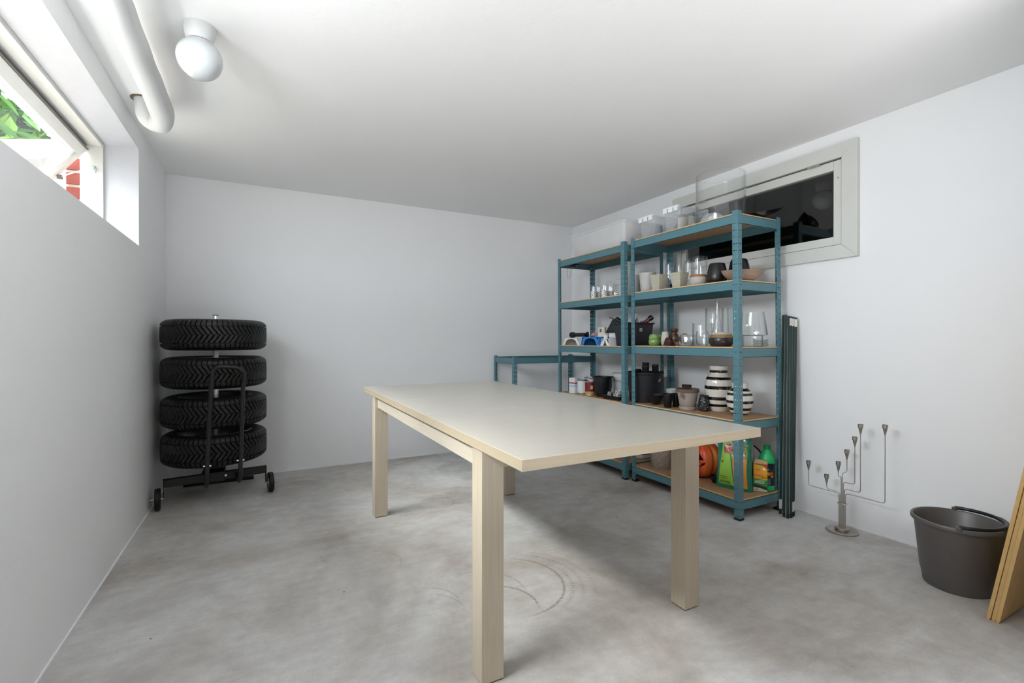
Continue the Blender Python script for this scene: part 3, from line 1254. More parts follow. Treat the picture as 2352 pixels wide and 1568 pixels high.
# axle bar (slightly turned)
ax0, ax1 = Vector((-0.262, -0.185, 0.155)), Vector((0.302, -0.105, 0.165))
d = (ax1 - ax0).normalized()
ang = math.atan2(d.y, d.x)
Rm = Matrix.Translation((ax0 + ax1) / 2) @ Matrix.Rotation(ang, 4, 'Z')
L2 = (ax1 - ax0).length / 2
m = M()
m.box(-L2, L2, -0.003, 0.003, -0.024, 0.024, mtx=Rm)
m.box(-L2, L2, -0.003, 0.030, 0.020, 0.024, mtx=Rm)
m.build('axle_bar', blackmetal, rk)
m = M()
m.box(-L2 - 0.001, -L2 + 0.004, -0.003, 0.035, -0.085, 0.024, mtx=Rm)
m.box(L2 - 0.004, L2 + 0.001, -0.003, 0.035, -0.085, 0.024, mtx=Rm)
m.build('axle_bracket', blackmetal, rk)
for s_ in (-1, 1):
    c = Rm @ Vector((s_ * (L2 + 0.028), 0.016, -0.094))
    Wm = Matrix.Translation((c.x, c.y, 0.0665)) @ Matrix.Rotation(ang, 4, 'Z') @ Matrix.Rotation(PI / 2, 4, 'Y')
    m = M()
    prof = [(0.030, -0.014), (0.050, -0.016), (0.062, -0.015), (0.0665, -0.011), (0.0665, -0.007), (0.064, -0.006), (0.064, -0.004), (0.0665, -0.003), (0.0665, 0.003), (0.064, 0.004), (0.064, 0.006), (0.0665, 0.007), (0.0665, 0.011), (0.062, 0.015), (0.050, 0.016), (0.030, 0.014)]
    m.lathe(prof, 40, mtx=Wm)
    wh = m.build('wheel', rubber, rk)
    m = M()
    m.lathe([(0.0005, -0.012), (0.030, -0.014), (0.031, 0), (0.030, 0.014), (0.0005, 0.012)], 24, mtx=Wm)
    m.lathe([(0.0005, -0.036), (0.005, -0.036), (0.005, 0.030), (0.0005, 0.030)], 12, mtx=Wm)
    m.build('hub', steel, wh)
# central bracket and rear foot
m = M()
m.box(-0.07, 0.06, -0.150, 0.03, 0.125, 0.19)
m.box(-0.05, 0.05, -0.06, 0.06, 0.19, 0.235, top=(0.01, 0.01))
m.build('base_bracket', blackmetal, rk, bevel=0.004)
m = M()
m.box(-0.018, 0.018, 0.0, 0.33, 0.12, 0.15)
m.box(-0.018, 0.018, 0.30, 0.33, 0.0, 0.15)
m.box(-0.22, 0.22, 0.295, 0.335, 0.0, 0.03)
m.build('rear_foot', blackmetal, rk, bevel=0.003)
for q in (-0.05, 0.055):
    m = M()
    m.lathe([(0.0005, 0.0), (0.008, 0.0), (0.008, 0.004), (0.005, 0.006), (0.0005, 0.006)], 16, mtx=Rm @ Matrix.Translation((q - 0.01, -0.003, 0.0)) @ Matrix.Rotation(PI / 2, 4, 'X'))
    m.build('bolt', chrome, rk)
# loop handle
hp = []
yb = -0.375
hp += [(-0.033, -0.165, 0.150), (-0.030, -0.26, 0.148), (-0.025, -0.35, 0.155), (-0.020, yb, 0.180), (-0.018, yb, 0.24), (-0.008, yb + 0.004, 0.50), (0.004, yb + 0.008, 0.76), (0.008, yb + 0.006, 0.82)]
hp += [(0.014, yb, 0.855), (0.032, yb - 0.004, 0.878), (0.055, yb - 0.005, 0.884), (0.13, yb - 0.005, 0.876), (0.158, yb - 0.004, 0.866), (0.176, yb, 0.842), (0.178, yb + 0.003, 0.81)]
hp += [(0.172, yb + 0.006, 0.75), (0.164, yb + 0.004, 0.50), (0.157, yb, 0.24), (0.155, yb, 0.195), (0.150, -0.35, 0.168), (0.142, -0.26, 0.160), (0.130, -0.145, 0.160)]
hp = [Vector((p[0] - (0.0 if True else 0), p[1], p[2])) for p in hp]
m = M()
m.tube(hp, 0.0125, 14)
m.build('handle', blackmetal, rk, smooth=60)
for px, pz in ((-0.017, 0.285), (0.158, 0.30)):
    m = M()
    m.lathe([(0.0005, -0.021), (0.005, -0.021), (0.005, 0.021), (0.0005, 0.021)], 12, mtx=Matrix.Translation((px, yb, pz)) @ Matrix.Rotation(PI / 2, 4, 'Y'))
    m.build('bolt', chrome, rk)

# ---------------------------------------------------------------- candle holder
CX, CY = 2.80, 1.452
cn = thing('candelabra', 'brushed steel seven-arm candle holder on a round base by the right wall', 'candle holder', (CX, CY, 0))
m = M()
m.lathe([(0.0005, 0.0), (0.074, 0.0), (0.075, 0.002), (0.075, 0.008), (0.073, 0.010), (0.0005, 0.010)], 56)
m.build('base', steel, cn)
m = M()
m.lathe([(0.0005, 0.010), (0.033, 0.010), (0.034, 0.012), (0.034, 0.021), (0.032, 0.023), (0.0005, 0.023)], 40)
m.build('base_ring', steel, cn)
arms = [  # dy, dx, elbow z, cup bottom z
    (0.180, 0.0, 0.204, 0.292), (0.081, 0.0, 0.212, 0.238), (0.004, -0.030, 0.30, 0.330), (-0.006, 0.034, 0.32, 0.390),
    (-0.062, 0.0, 0.272, 0.474), (-0.089, 0.0, 0.236, 0.545), (-0.201, 0.0, 0.213, 0.560)]
offs = [(0.0165, 0), (0.011, 0), (0.0055, 0), (0.0, 0), (-0.0055, 0), (-0.011, 0), (-0.0165, 0)]
for (dy, dx, ez, cz), (oy, ox) in zip(arms, offs):
    pts = [(ox, oy, 0.018), (ox, oy, ez - 0.022)]
    hx, hy = dx - ox, dy - oy
    Lh = math.hypot(hx, hy)
    ux, uy = hx / Lh, hy / Lh
    rb = min(0.014, Lh / 2.2)
    for k in range(1, 6):
        a = PI / 2 * k / 5
        pts.append((ox + ux * rb * (1 - math.cos(a)), oy + uy * rb * (1 - math.cos(a)), ez - rb + rb * math.sin(a)))
    for k in range(0, 6):
        a = PI / 2 * k / 5
        pts.append((dx - ux * rb * (1 - math.sin(a)), dy - uy * rb * (1 - math.sin(a)), ez + rb - rb * math.cos(a)))
    pts.append((dx, dy, cz + 0.004))
    m = M()
    m.tube(pts, 0.0021, 8)
    arm = m.build('arm', steel, cn, smooth=60)
    m = M()
    m.lathe([(0.0005, 0.0), (0.0026, 0.0), (0.0105, 0.036), (0.0125, 0.037), (0.0125, 0.054), (0.0112, 0.054), (0.0112, 0.040), (0.0005, 0.040)], 20, c=(dx, dy, cz))
    m.build('candle_cup', steel, arm)
m = M()
m.tube([(0.010 * math.cos(2 * PI * k / 24), 0.024 * math.sin(2 * PI * k / 24), 0.153 - 0.10 * 0.024 * math.sin(2 * PI * k / 24)) for k in range(24)], 0.0022, 8, closed=True)
m.build('clamp_ring', steel, cn)

# ---------------------------------------------------------------- mop bucket
bk = thing('bucket', 'anthracite plastic bucket with a black handle on the floor before the boards', 'bucket', (2.615, 0.905, 0))
rim_r = 0.150
prof = [(0.0005, 0.003), (0.108, 0.0), (0.111, 0.004), (0.118, 0.052), (0.1205, 0.056), (0.1415, 0.262), (0.1435, 0.266), (0.1505, 0.266), (0.1530, 0.270), (0.1530, 0.280), (0.1505, 0.284), (0.1440, 0.284), (0.1395, 0.278), (0.1180, 0.056), (0.1080, 0.010), (0.0005, 0.010)]
m = M()
n = 72
sd = math.atan2(-0.95, 0.28)
m.lathe(prof, n)
for v in m.bm.verts:      # pull out the spout near the rim
    a = math.atan2(v.co.y, v.co.x) - sd
    a = (a + PI) % (2 * PI) - PI
    f = max(0, 1 - (abs(a) / 0.34)) * max(0, min(1, (v.co.z - 0.19) / 0.085))
    if math.hypot(v.co.x, v.co.y) > 0.12:
        v.co.x *= 1 + 0.20 * f
        v.co.y *= 1 + 0.20 * f
m.build('bucket_body', bucketm, bk, smooth=45)
m = M()
pa = math.atan2(0.37, 0.93)
hp, rr = [], []
for k in range(29):
    a = pa - PI * k / 28
    hp.append((0.150 * math.cos(a), 0.150 * math.sin(a), 0.2925 + 0.004 * math.sin(PI * k / 28)))
    rr.append(0.0075 + (0.002 if 9 < k < 19 else 0))
m.tube(hp, rr, 12)
m.build('handle', blackp, bk, smooth=60)
for s_ in (1, -1):
    m = M()
    m.lathe([(0.0005, 0), (0.010, 0), (0.011, 0.012), (0.0005, 0.016)], 16, c=(s_ * 0.150 * math.cos(pa), s_ * 0.150 * math.sin(pa), 0.281))
    m.build('handle_lug', bucketm, bk)

# ---------------------------------------------------------------- leaning boards
boardm = wood('raw_hardboard', '#b8935c', '#c4a26c', (6, 6, 6), 0.75)
boardf = mat('hardboard_face', '#a88760', 0.7, var=0.08, nscale=8)
tilt = math.atan(0.167)
for k, (yo, xo, nm) in enumerate(((0.7405, 0.000, 'hindmost of three pale brown boards leaning at the right edge'),
                                  (0.7275, 0.004, 'middle one of three pale brown boards leaning at the right edge'),
                                  (0.7145, -0.002, 'foremost of three pale brown boards leaning at the right edge'))):
    bd = thing('board', nm, 'board', (2.655, yo, 0), 0, 'boards leaning at the right edge')
    m = M()
    Rm = Matrix.Rotation(tilt, 4, 'X')
    m.box(-0.255 + xo, 0.255 + xo, -0.0062, 0.0052, 0.008, 1.32, mtx=Matrix.Translation((0, 0.0, 0.0)) @ Rm)
    for fc in m.bm.faces:
        if abs(fc.normal.x if fc.normal.length else 0) < 0.1:
            pass
    m.build('panel', boardm, bd, smooth=0, bevel=0.0006)
    for sx in (-0.25, 0.25):
        m = M()
        m.box(sx - 0.006 + xo, sx + 0.006 + xo, -0.005, 0.004, 0.001, 0.010, mtx=Rm)
        m.build('runner', boardm, bd, smooth=0)

# ---------------------------------------------------------------- bundle of spare green posts by the near unit
polem = mat('dark_green_steel', '#14322f', 0.35, spec=0.6)
sleeve = mat('off_white_sticker', '#d9d6cf', 0.5)
bot = [(2.757, 1.775), (2.728, 1.735), (2.722, 1.708), (2.748, 1.705), (2.775, 1.712), (2.800, 1.722)]
top_ = [(2.893, 1.846, 1.200), (2.893, 1.829, 1.202), (2.893, 1.812, 1.193), (2.893, 1.797, 1.190), (2.893, 1.782, 1.187), (2.893, 1.766, 1.183)]
which = ['leftmost dark green post of the bundle leaning on the right wall', 'second dark green post from the left in the leaning bundle',
         'third dark green post from the left in the leaning bundle, standing furthest forward', 'fourth dark green post from the left in the leaning bundle, white-banded at the top',
         'fifth dark green post from the left in the leaning bundle, white-banded at both ends', 'rightmost dark green post of the bundle leaning on the right wall']
for k in range(6):
    b, t_ = Vector((*bot[k], 0.0)), Vector(top_[k])
    r = thing('spare_post', which[k], 'post', tuple(b), 0, 'spare green posts leaning on the wall')
    dz = (t_ - b)
    Ln = dz.length
    z_ = dz.normalized()
    x_ = Vector((0.70, -0.70, 0))
    x_ = (x_ - z_ * x_.dot(z_)).normalized()
    y_ = z_.cross(x_)
    Rm = Matrix((x_, y_, z_)).transposed().to_4x4()
    w = 0.0066
    m = M()
    prof = [(-w, -w), (w, -w), (w, -w + 0.003), (w - 0.003, w * 0.3), (0.0, w), (-w + 0.003, w * 0.3), (-w, -w + 0.003)]
    m.prism([(u, v) for u, v in prof], 'z', 0.012, Ln, mtx=Rm)
    o = m.build('post_bar', polem, r, smooth=0, bevel=0.0012)
    m = M()
    m.prism([(u * 1.08, v * 1.08) for u, v in prof], 'z', 0.0, 0.022, mtx=Rm)
    m.build('foot', black_foot, o, smooth=0)
    if k in (3, 4, 5):
        m = M()
        m.prism([(u * 1.07, v * 1.07) for u, v in prof], 'z', Ln - 0.058, Ln - 0.012, mtx=Rm)
        m.build('sticker', sleeve, o, smooth=0)
    if k in (0, 4, 5):
        m = M()
        m.prism([(u * 1.07, v * 1.07) for u, v in prof], 'z', 0.030, 0.085, mtx=Rm)
        m.build('sticker', sleeve, o, smooth=0)

# ================================================================ near unit, top shelf
ZA = LA
boxp = plastic('clear_tub_plastic', '#f4f6f8', 0.80, 0.25)
boxw = plastic('milky_tub_plastic', '#f8f8f8', 0.4, 0.35)
clipm = mat('white_clip', '#f2f4f6', 0.3)


def storage_box(name, label, cat, x0, x1, y0, y1, z, h, mt, clips=True, taper=0.015, lid=0.012, group=None):
    cx, cy = (x0 + x1) / 2, (y0 + y1) / 2
    r = thing(name, label, cat, (cx, cy, z), 0, group)
    hx, hy = (x1 - x0) / 2, (y1 - y0) / 2
    th = 0.002
    hb = h - lid
    m = M()

    def ring(ax, ay, zz, rad=0.02, nn=5):
        pts = []
        for (sx, sy, a0) in ((1, 1, 0), (-1, 1, 90), (-1, -1, 180), (1, -1, 270)):
            for k in range(nn):
                a = math.radians(a0 + 90 * k / (nn - 1))
                pts.append((sx * (ax - rad) + rad * math.cos(a), sy * (ay - rad) + rad * math.sin(a), zz))
        return [m.bm.verts.new(p) for p in pts]
    def skin(rings):
        for a, b in zip(rings, rings[1:]):
            n_ = len(a)
            for k in range(n_):
                m.bm.faces.new((a[k], a[(k + 1) % n_], b[(k + 1) % n_], b[k]))
    R_ = [ring(hx - taper, hy - taper, 0.0), ring(hx - 0.006, hy - 0.006, hb - 0.012), ring(hx, hy, hb - 0.010), ring(hx, hy, hb),
          ring(hx - 0.006 - th, hy - 0.006 - th, hb), ring(hx - taper - th, hy - taper - th, 0.003)]
    skin(R_)
    m.bm.faces.new(list(reversed(R_[0])))
    m.bm.faces.new(R_[-1])
    m.build('tub', mt, r, smooth=40)
    m = M()
    R_ = [ring(hx + 0.002, hy + 0.002, hb - 0.006), ring(hx + 0.002, hy + 0.002, hb + 0.006), ring(hx - 0.015, hy - 0.015, hb + 0.008), ring(hx - 0.018, hy - 0.018, hb + lid)]
    skin(R_)
    m.bm.faces.new(R_[-1])
    m.build('lid', mt, r, smooth=40)
    if clips:
        for sx in (-1, 1):
            m = M()
            xx = sx * (hx + 0.003)
            a, b = sorted((xx, xx - sx * 0.018))
            yy = hy * 0.82
            m.box(a, b, -yy, yy, hb + 0.004, hb + 0.016)
            a, b = sorted((xx, xx + sx * 0.003))
            for (q0, q1) in ((-yy, -yy * 0.45), (-yy * 0.3, yy * 0.3), (yy * 0.45, yy)):
                m.box(a, b, q0, q1, hb - 0.022, hb + 0.014)
            m.build('clip', clipm, r, bevel=0.002)
    return r


def filler(name, label, cat, x, y, z, pieces, group=None):
    r = thing(name, label, cat, (x, y, z), 0, group)
    return r


storage_box('storage_box', 'small clear lidded plastic box with a white clip, left of its like', 'storage box', 2.452, 2.76, 2.506, 2.672, ZA[4], 0.150, boxp)
storage_box('storage_box', 'small clear lidded plastic box with a white clip, beside the big glass cylinder', 'storage box', 2.452, 2.74, 2.272, 2.432, ZA[4], 0.160, boxp)
# things inside the boxes
cloth = mat('grey_cloth', '#9a9aa6', 0.9)
beige = mat('beige_wax', '#d8ccb8', 0.6)
vessel('tin', 'grey tin seen inside the left small clear box', 'tin', 2.53, 2.545, ZA[4] + 0.0045, [(0.028, 0), (0.030, 0.004), (0.030, 0.075), (0.028, 0.078)], mat('grey_tin', '#8f95aa', 0.5))
r = thing('cloth', 'crumpled grey cloth inside the left small clear box', 'cloth', (2.56, 2.62, ZA[4] + 0.0045))
m = M()
m.lathe([(0.0005, 0), (0.028, 0.0), (0.032, 0.02), (0.026, 0.05), (0.014, 0.085), (0.0005, 0.09)], 14)
for v in m.bm.verts:
    v.co.x *= 1 + 0.15 * random.uniform(-1, 1)
    v.co.y *= 1 + 0.15 * random.uniform(-1, 1)
m.build('folds', cloth, r)
for (x_, y_, hh, lb) in ((2.53, 2.325, 0.105, 'dark-lidded jar of pale sand in the right small clear box, front one'), (2.60, 2.31, 0.118, 'dark-lidded jar of pale sand in the right small clear box, rear one')):
    j = vessel('jar', lb, 'jar', x_, y_, ZA[4] + 0.0045, [(0.024, 0), (0.026, 0.004), (0.026, hh - 0.02), (0.024, hh - 0.016)], mat('sand_jar', '#c9c4b6', 0.6, var=0.2, nscale=60))
    m = M()
    m.lathe([(0.0005, hh - 0.018), (0.027, hh - 0.018), (0.027, hh), (0.0005, hh)], 24)
    m.build('lid', mat('slate_lid', '#5a6a74', 0.5), j)
r = thing('shells', 'heap of pale shells and stones in the right small clear box', 'shells', (2.55, 2.385, ZA[4] + 0.0045))
r['kind'] = 'stuff'
m = M()
for k in range(26):
    a, q = random.random() * 6.28, random.random() * 0.026
    s_ = random.uniform(0.007, 0.012)
    m.lathe([(0.0005, -s_), (s_ * 0.8, -s_ * 0.5), (s_, 0), (s_ * 0.7, s_ * 0.6), (0.0005, s_)], 7, c=(q * math.cos(a), q * math.sin(a), 0.012 + random.random() * 0.055 * (1 - q / 0.04)))
so_ = m.build('heap', speck('shell_mix', '#c8b4a6', '#8a6a5c', 0.5, 40), r)
so_['kind'] = 'stuff'

r = vessel('glass_cylinder', 'very large open clear glass cylinder on the near unit top board', 'vase', 2.632, 2.100, ZA[4], [(0.150, 0), (0.1505, 0.006), (0.1505, 0.322), (0.1495, 0.326)], G, 'glass_wall', t=0.004, n=72)
r = thing('plastic_packet', 'crumpled clear plastic packet behind the big glass cylinder wall', 'packet', (2.60, 2.135, ZA[4] + 0.0045))
m = M()
random.seed(3)
for k in range(3):
    m.lathe([(0.0005, 0.0), (0.05, 0.003), (0.062 - 0.008 * k, 0.022), (0.05, 0.05), (0.026, 0.072), (0.0005, 0.078)], 22, sy=1.3, c=(0, 0.01 * k, 0))
for v in m.bm.verts:
    v.co += Vector((random.uniform(-1, 1), random.uniform(-1, 1), abs(random.uniform(0, 1)))) * 0.007
m.build('film', plastic('crinkled_film', '#f2f5f8', 0.6, 0.08), r, smooth=20)

# black boat-shaped bowl with pointed tips
T0, T1 = Vector((2.47, 1.962)), Vector((2.823, 1.797))
cc = (T0 + T1) / 2
dd = (T1 - T0)
r = thing('boat_bowl', 'black boat-shaped bowl whose pointed tip juts out before the dark window', 'bowl', (cc.x, cc.y, ZA[4]), math.atan2(dd.y, dd.x))
m = M()
Lh = dd.length / 2
N1, N2 = 28, 12
for side in (0, 1):
    rows = []
    for i in range(N1 + 1):
        u = -1 + 2 * i / N1
        w = 0.062 * (1 - abs(u) ** 1.7)
        e = 0.070 + 0.0 * u
        zr = 0.005 + 0.069 * ((u + 1) / 2) ** 1.9
        zb = max(0.0, zr - 0.034 * (1 - u * u) ** 0.8)
        row = []
        for j in range(N2 + 1):
            v = -1 + 2 * j / N2
            zz = zb + (zr - zb) * abs(v) ** 2.2 + side * 0.003 * (1 - abs(v) ** 6)
            row.append(m.bm.verts.new((u * Lh, v * w * (1 - 0.03 * side), zz)))
        rows.append(row)
    for i in range(N1):
        for j in range(N2):
            m.bm.faces.new((rows[i][j], rows[i + 1][j], rows[i + 1][j + 1], rows[i][j + 1]))
m.build('bowl', mat('black_lacquer', '#060607', 0.12, coat=0.5), r, smooth=50)

# ================================================================ far unit, top shelf
storage_box('storage_box', 'long milky lidded plastic storage box on top of the far unit', 'storage box', 2.412, 2.775, 2.775, 3.500, LB[4], 0.200, boxw, clips=False, taper=0.03, lid=0.016)
for k, (y_, hh) in enumerate(((3.02, 0.11), (2.90, 0.13))):
    m = M()
    m.box(2.47, 2.66, y_ - 0.05, y_ + 0.05, LB[4] + 0.0045, LB[4] + hh)
    o = m.build('paper_packet', mat('pale_paper', '#dfe3ea', 0.8), bevel=0.004)
    tag(o, ['pale packet faintly visible in the milky box, nearer the corner', 'pale packet faintly visible in the milky box, nearest the near unit'][k], 'packet')

# ================================================================ near unit, second shelf
z2 = ZA[3]
rough_conc = speck('rough_concrete', '#bdbcb9', '#86807a', 0.66, 70)
terrazzo = speck('speckled_terrazzo', '#bdbbaa', '#8a8474', 0.56, 230)


def cyl_pot(name, label, x, y, z, r0, r1, h, mt, t=0.006, cat='pot', **k):
    return vessel(name, label, cat, x, y, z, [(r0 - 0.002, 0), (r0, 0.003), (r1, h - 0.003), (r1 - 0.001, h)], mt, t=t, **k)


cyl_pot('concrete_pot', 'tall slim pale concrete pot standing just behind the middle uprights', 2.62, 2.957, LB[3], 0.036, 0.040, 0.285, rough_conc)
cyl_pot('concrete_pot', 'small grey concrete pot partly hidden by the narrow middle upright', 2.56, 2.825, LB[3], 0.046, 0.052, 0.155, rough_conc)
cyl_pot('concrete_pot', 'round light grey concrete pot left of the square speckled pots', 2.505, 2.625, z2, 0.048, 0.060, 0.138, rough_conc, t=0.008)


def square_pot(label, x, y, z, s0, s1, h):
    r = thing('square_pot', label, 'pot', (x, y, z), 0, 'square speckled pots')
    m = M()
    t_ = 0.008
    rings = []
    for (s_, zz) in ((s0, 0), (s1, h), (s1 - t_, h), (s0 - t_, 0.01)):
        rings.append([m.bm.verts.new((a * s_, b * s_, zz)) for a, b in ((-1, -1), (1, -1), (1, 1), (-1, 1))])
    for a, b in zip(rings, rings[1:]):
        for k in range(4):
            m.bm.faces.new((a[k], a[(k + 1) % 4], b[(k + 1) % 4], b[k]))
    m.bm.faces.new(list(reversed(rings[0])))
    m.bm.faces.new(rings[-1])
    m.build('body', terrazzo, r, smooth=0, bevel=0.0015)
    return r


square_pot('square speckled stone pot, the left one beside the round concrete pot', 2.495, 2.500, z2, 0.034, 0.043, 0.110)
square_pot('square speckled stone pot, the right one beside the brown-rimmed bowl', 2.500, 2.317, z2, 0.033, 0.042, 0.103)
vessel('black_dish', 'small black dish half hidden between the two square speckled pots', 'dish', 2.61, 2.440, z2, [(0.030, 0), (0.048, 0.006), (0.052, 0.045)], blackp)
for k, (x_, y_, r_, h_, lb) in enumerate(((2.64, 2.545, 0.031, 0.212, 'slim clear glass cylinder behind the left square speckled pot'),
                                        (2.72, 2.520, 0.030, 0.205, 'slim clear glass cylinder rearmost beside the back upright'),
                                        (2.71, 2.425, 0.032, 0.220, 'slim clear glass cylinder behind the right square speckled pot'))):
    vessel('glass_vase', lb, 'vase', x_, y_, z2, [(r_ - 0.001, 0), (r_, 0.003), (r_, h_)], G, 'glass_wall', t=0.003)
vessel('glass_vase', 'wide clear glass cylinder behind the brown-rimmed grey bowl', 'vase', 2.630, 2.268, z2, [(0.051, 0), (0.053, 0.004), (0.053, 0.210)], G, 'glass_wall', t=0.003)
r = thing('stoneware_bowl', 'squat grey stoneware bowl with a brown rim', 'bowl', (2.500, 2.162, z2))
m = M()
m.lathe(wallprof([(0.045, 0), (0.052, 0.010), (0.057, 0.030), (0.054, 0.052), (0.050, 0.068)], 0.004), 40, mifn=lambda i, zz, k: 1 if zz > 0.052 else 0)
m.build('body', [mat('grey_stoneware', '#b5aea8', 0.6), mat('rust_glaze', '#94664a', 0.5)], r)
barrel = lambda r_, h_: [(r_ * 0.72, 0), (r_ * 0.84, h_ * 0.06), (r_ * 0.97, h_ * 0.35), (r_, h_ * 0.5), (r_ * 0.97, h_ * 0.65), (r_ * 0.86, h_ * 0.9), (r_ * 0.78, h_ * 0.98), (r_ * 0.74, h_)]
satin_black = mat('satin_black_ceramic', '#1b191c', 0.3)
vessel('black_vase', 'front satin black ceramic vase beside the wooden bowl', 'vase', 2.540, 2.050, z2, [(0.046, 0), (0.054, 0.006), (0.0605, 0.03), (0.060, 0.055), (0.055, 0.09), (0.047, 0.122), (0.043, 0.130)], satin_black, n=48)
vessel('black_vase', 'rear satin black ceramic vase behind the near upright', 'vase', 2.665, 1.987, z2, [(0.052, 0), (0.060, 0.006), (0.0665, 0.04), (0.065, 0.07), (0.058, 0.115), (0.049, 0.148), (0.044, 0.156)], satin_black, n=48)
r = thing('wooden_bowl', 'long oval pale wooden bowl leaning by the near upright', 'bowl', (2.590, 1.925, z2 + 0.001), math.radians(-40))
m = M()
m.lathe([(0.0005, 0), (0.055, 0.0), (0.085, 0.018), (0.108, 0.040), (0.122, 0.066), (0.119, 0.067), (0.104, 0.044), (0.080, 0.022), (0.05, 0.008), (0.0005, 0.006)], 48, sy=0.46)
m.build('body', wood('bowl_wood', '#8b7263', '#9f8776', (3, 20, 20), 0.55), r, smooth=60)
r.location = (2.560, 1.885, z2)

# ================================================================ near unit, third shelf
z3 = ZA[2]
green = mat('lime_glaze', '#789c56', 0.2, coat=0.5, var=0.03)
gp_ = [(0.028, 0), (0.034, 0.004), (0.0405, 0.018), (0.0415, 0.030), (0.038, 0.041), (0.0365, 0.045), (0.0385, 0.050), (0.0395, 0.058), (0.037, 0.068), (0.033, 0.075), (0.0335, 0.081)]
vessel('green_cup', 'lime green bulging ceramic cup in front, by the black bin', 'cup', 2.495, 2.545, z3, gp_, green, n=40)
vessel('green_cup', 'lime green bulging ceramic cup, the one half hidden behind', 'cup', 2.600, 2.605, z3, gp_, green, n=40)
wp = [(0.018, 0), (0.022, 0.003)]
for k in range(11):
    t_ = k / 10
    rr_ = 0.0245 + 0.004 * math.sin(PI * min(1, t_ * 1.3)) - 0.006 * max(0, t_ - 0.6)
    wp += [(rr_, 0.006 + 0.0088 * k), (rr_ - 0.0018, 0.0104 + 0.0088 * k)]
vessel('ribbed_vase', 'slim off-white ribbed vase behind the brown ribbed pot', 'vase', 2.505, 2.452, z3, wp, mat('ribbed_white', '#c9c1ba', 0.6), n=32)
browng = mat('dark_brown_glaze', '#3a1d12', 0.12, coat=0.7)
vessel('brown_jug', 'dark brown glazed jug with a wide neck', 'jug', 2.588, 2.448, z3, [(0.026, 0), (0.033, 0.006), (0.036, 0.04), (0.034, 0.07), (0.024, 0.084), (0.022, 0.090), (0.023, 0.100), (0.029, 0.106), (0.029, 0.118), (0.026, 0.121)], mat('amber_brown_glaze', '#4c2e1a', 0.12, coat=0.7), n=36)
bp = [(0.030, 0)]
for k in range(4):
    bp += [(0.040 - 0.003 * k, 0.004 + 0.0125 * k), (0.042 - 0.0045 * k, 0.009 + 0.0125 * k), (0.036 - 0.004 * k, 0.0145 + 0.0125 * k)]
bp += [(0.020, 0.056), (0.016, 0.058)]
vessel('brown_pot', 'low dark brown pot of stacked rings before the ribbed vase', 'pot', 2.462, 2.372, z3, bp, mat('oxblood_glaze', '#3a1212', 0.15, coat=0.7), n=36)
r = thing('snail_figure', 'tiny brown snail-shell figure beside the ringed brown pot', 'figure', (2.462, 2.303, z3))
m = M()
pts, rr = [], []
for k in range(30):
    a = 0.42 * k
    q = 0.010 * (1 - k / 32)
    pts.append((0.003 * k / 30, q * math.cos(a), 0.0165 + q * math.sin(a)))
    rr.append(0.0058 * (1 - k / 36))
m.tube(pts, rr, 8)
m.lathe([(0.0005, 0), (0.011, 0.0), (0.009, 0.006), (0.0005, 0.009)], 16)
m.build('shell', mat('snail_brown', '#7c5a33', 0.3), r)
r = thing('tan_bowl', 'tan stoneware bowl standing on its edge behind the brown pots', 'bowl', (2.672, 2.440, z3 + 0.0425))
m = M()
m.lathe([(0.0005, 0.0), (0.018, 0.0), (0.033, 0.009), (0.0415, 0.026), (0.0395, 0.026), (0.031, 0.012), (0.017, 0.004), (0.0005, 0.004)], 40, mtx=Matrix.Rotation(math.radians(20), 4, 'Z') @ Matrix.Rotation(math.radians(78), 4, 'Y'))
m.build('body', mat('tan_glaze', '#a08a6c', 0.4, var=0.2), r)
r = thing('crystal_bowl', 'cut crystal bowl with a ragged facetted surface', 'bowl', (2.505, 2.256, z3))
m = M()
m.lathe(wallprof([(0.026, 0), (0.034, 0.004), (0.040, 0.03), (0.043, 0.06), (0.044, 0.078)], 0.006), 20)
for i, v in enumerate(m.bm.verts):
    s_ = 1 + 0.07 * (1 if i % 2 else -1)
    if math.hypot(v.co.x, v.co.y) > 0.02:
        v.co.x *= s_
        v.co.y *= s_
m.build('body', glass('cut_crystal', (0.95, 0.96, 0.97), (0.55, 0.58, 0.6), 0.03, 3.0), r, smooth=0)
r = vessel('glass_vase', 'clear thick-walled glass vase with a smaller glass inside', 'vase', 2.522, 2.146, z3, [(0.060, 0), (0.063, 0.004), (0.063, 0.146), (0.062, 0.149)], Gt, 'glass_wall', t=0.005, n=48)
m = M()
m.lathe(wallprof([(0.030, 0.008), (0.036, 0.012), (0.042, 0.05), (0.043, 0.075), (0.036, 0.090), (0.037, 0.10)], 0.004), 32)
m.build('inner_glass', Gt, r)
vessel('glass_vase', 'tall wide clear glass cylinder behind the long-necked bottle', 'vase', 2.715, 2.212, z3, [(0.056, 0), (0.058, 0.004), (0.0585, 0.255), (0.057, 0.258)], Gt, 'glass_wall', t=0.004, n=48)
vessel('glass_bottle', 'clear glass bottle with a long thin neck', 'bottle', 2.625, 2.115, z3, [(0.030, 0), (0.034, 0.004), (0.034, 0.05), (0.030, 0.10), (0.022, 0.15), (0.014, 0.20), (0.0105, 0.27), (0.0105, 0.292), (0.015, 0.296), (0.015, 0.301)], G, 'glass_wall', t=0.002, n=36)
vessel('glass_vase', 'tall greenish clear glass beside the near upright', 'vase', 2.762, 2.100, z3, [(0.034, 0), (0.036, 0.004), (0.040, 0.250)], Ggrey, 'glass_wall', t=0.003)
r = thing('stoneware_bowl', 'round brown-black stoneware bowl with a pale rim', 'bowl', (2.503, 1.990, z3))
m = M()
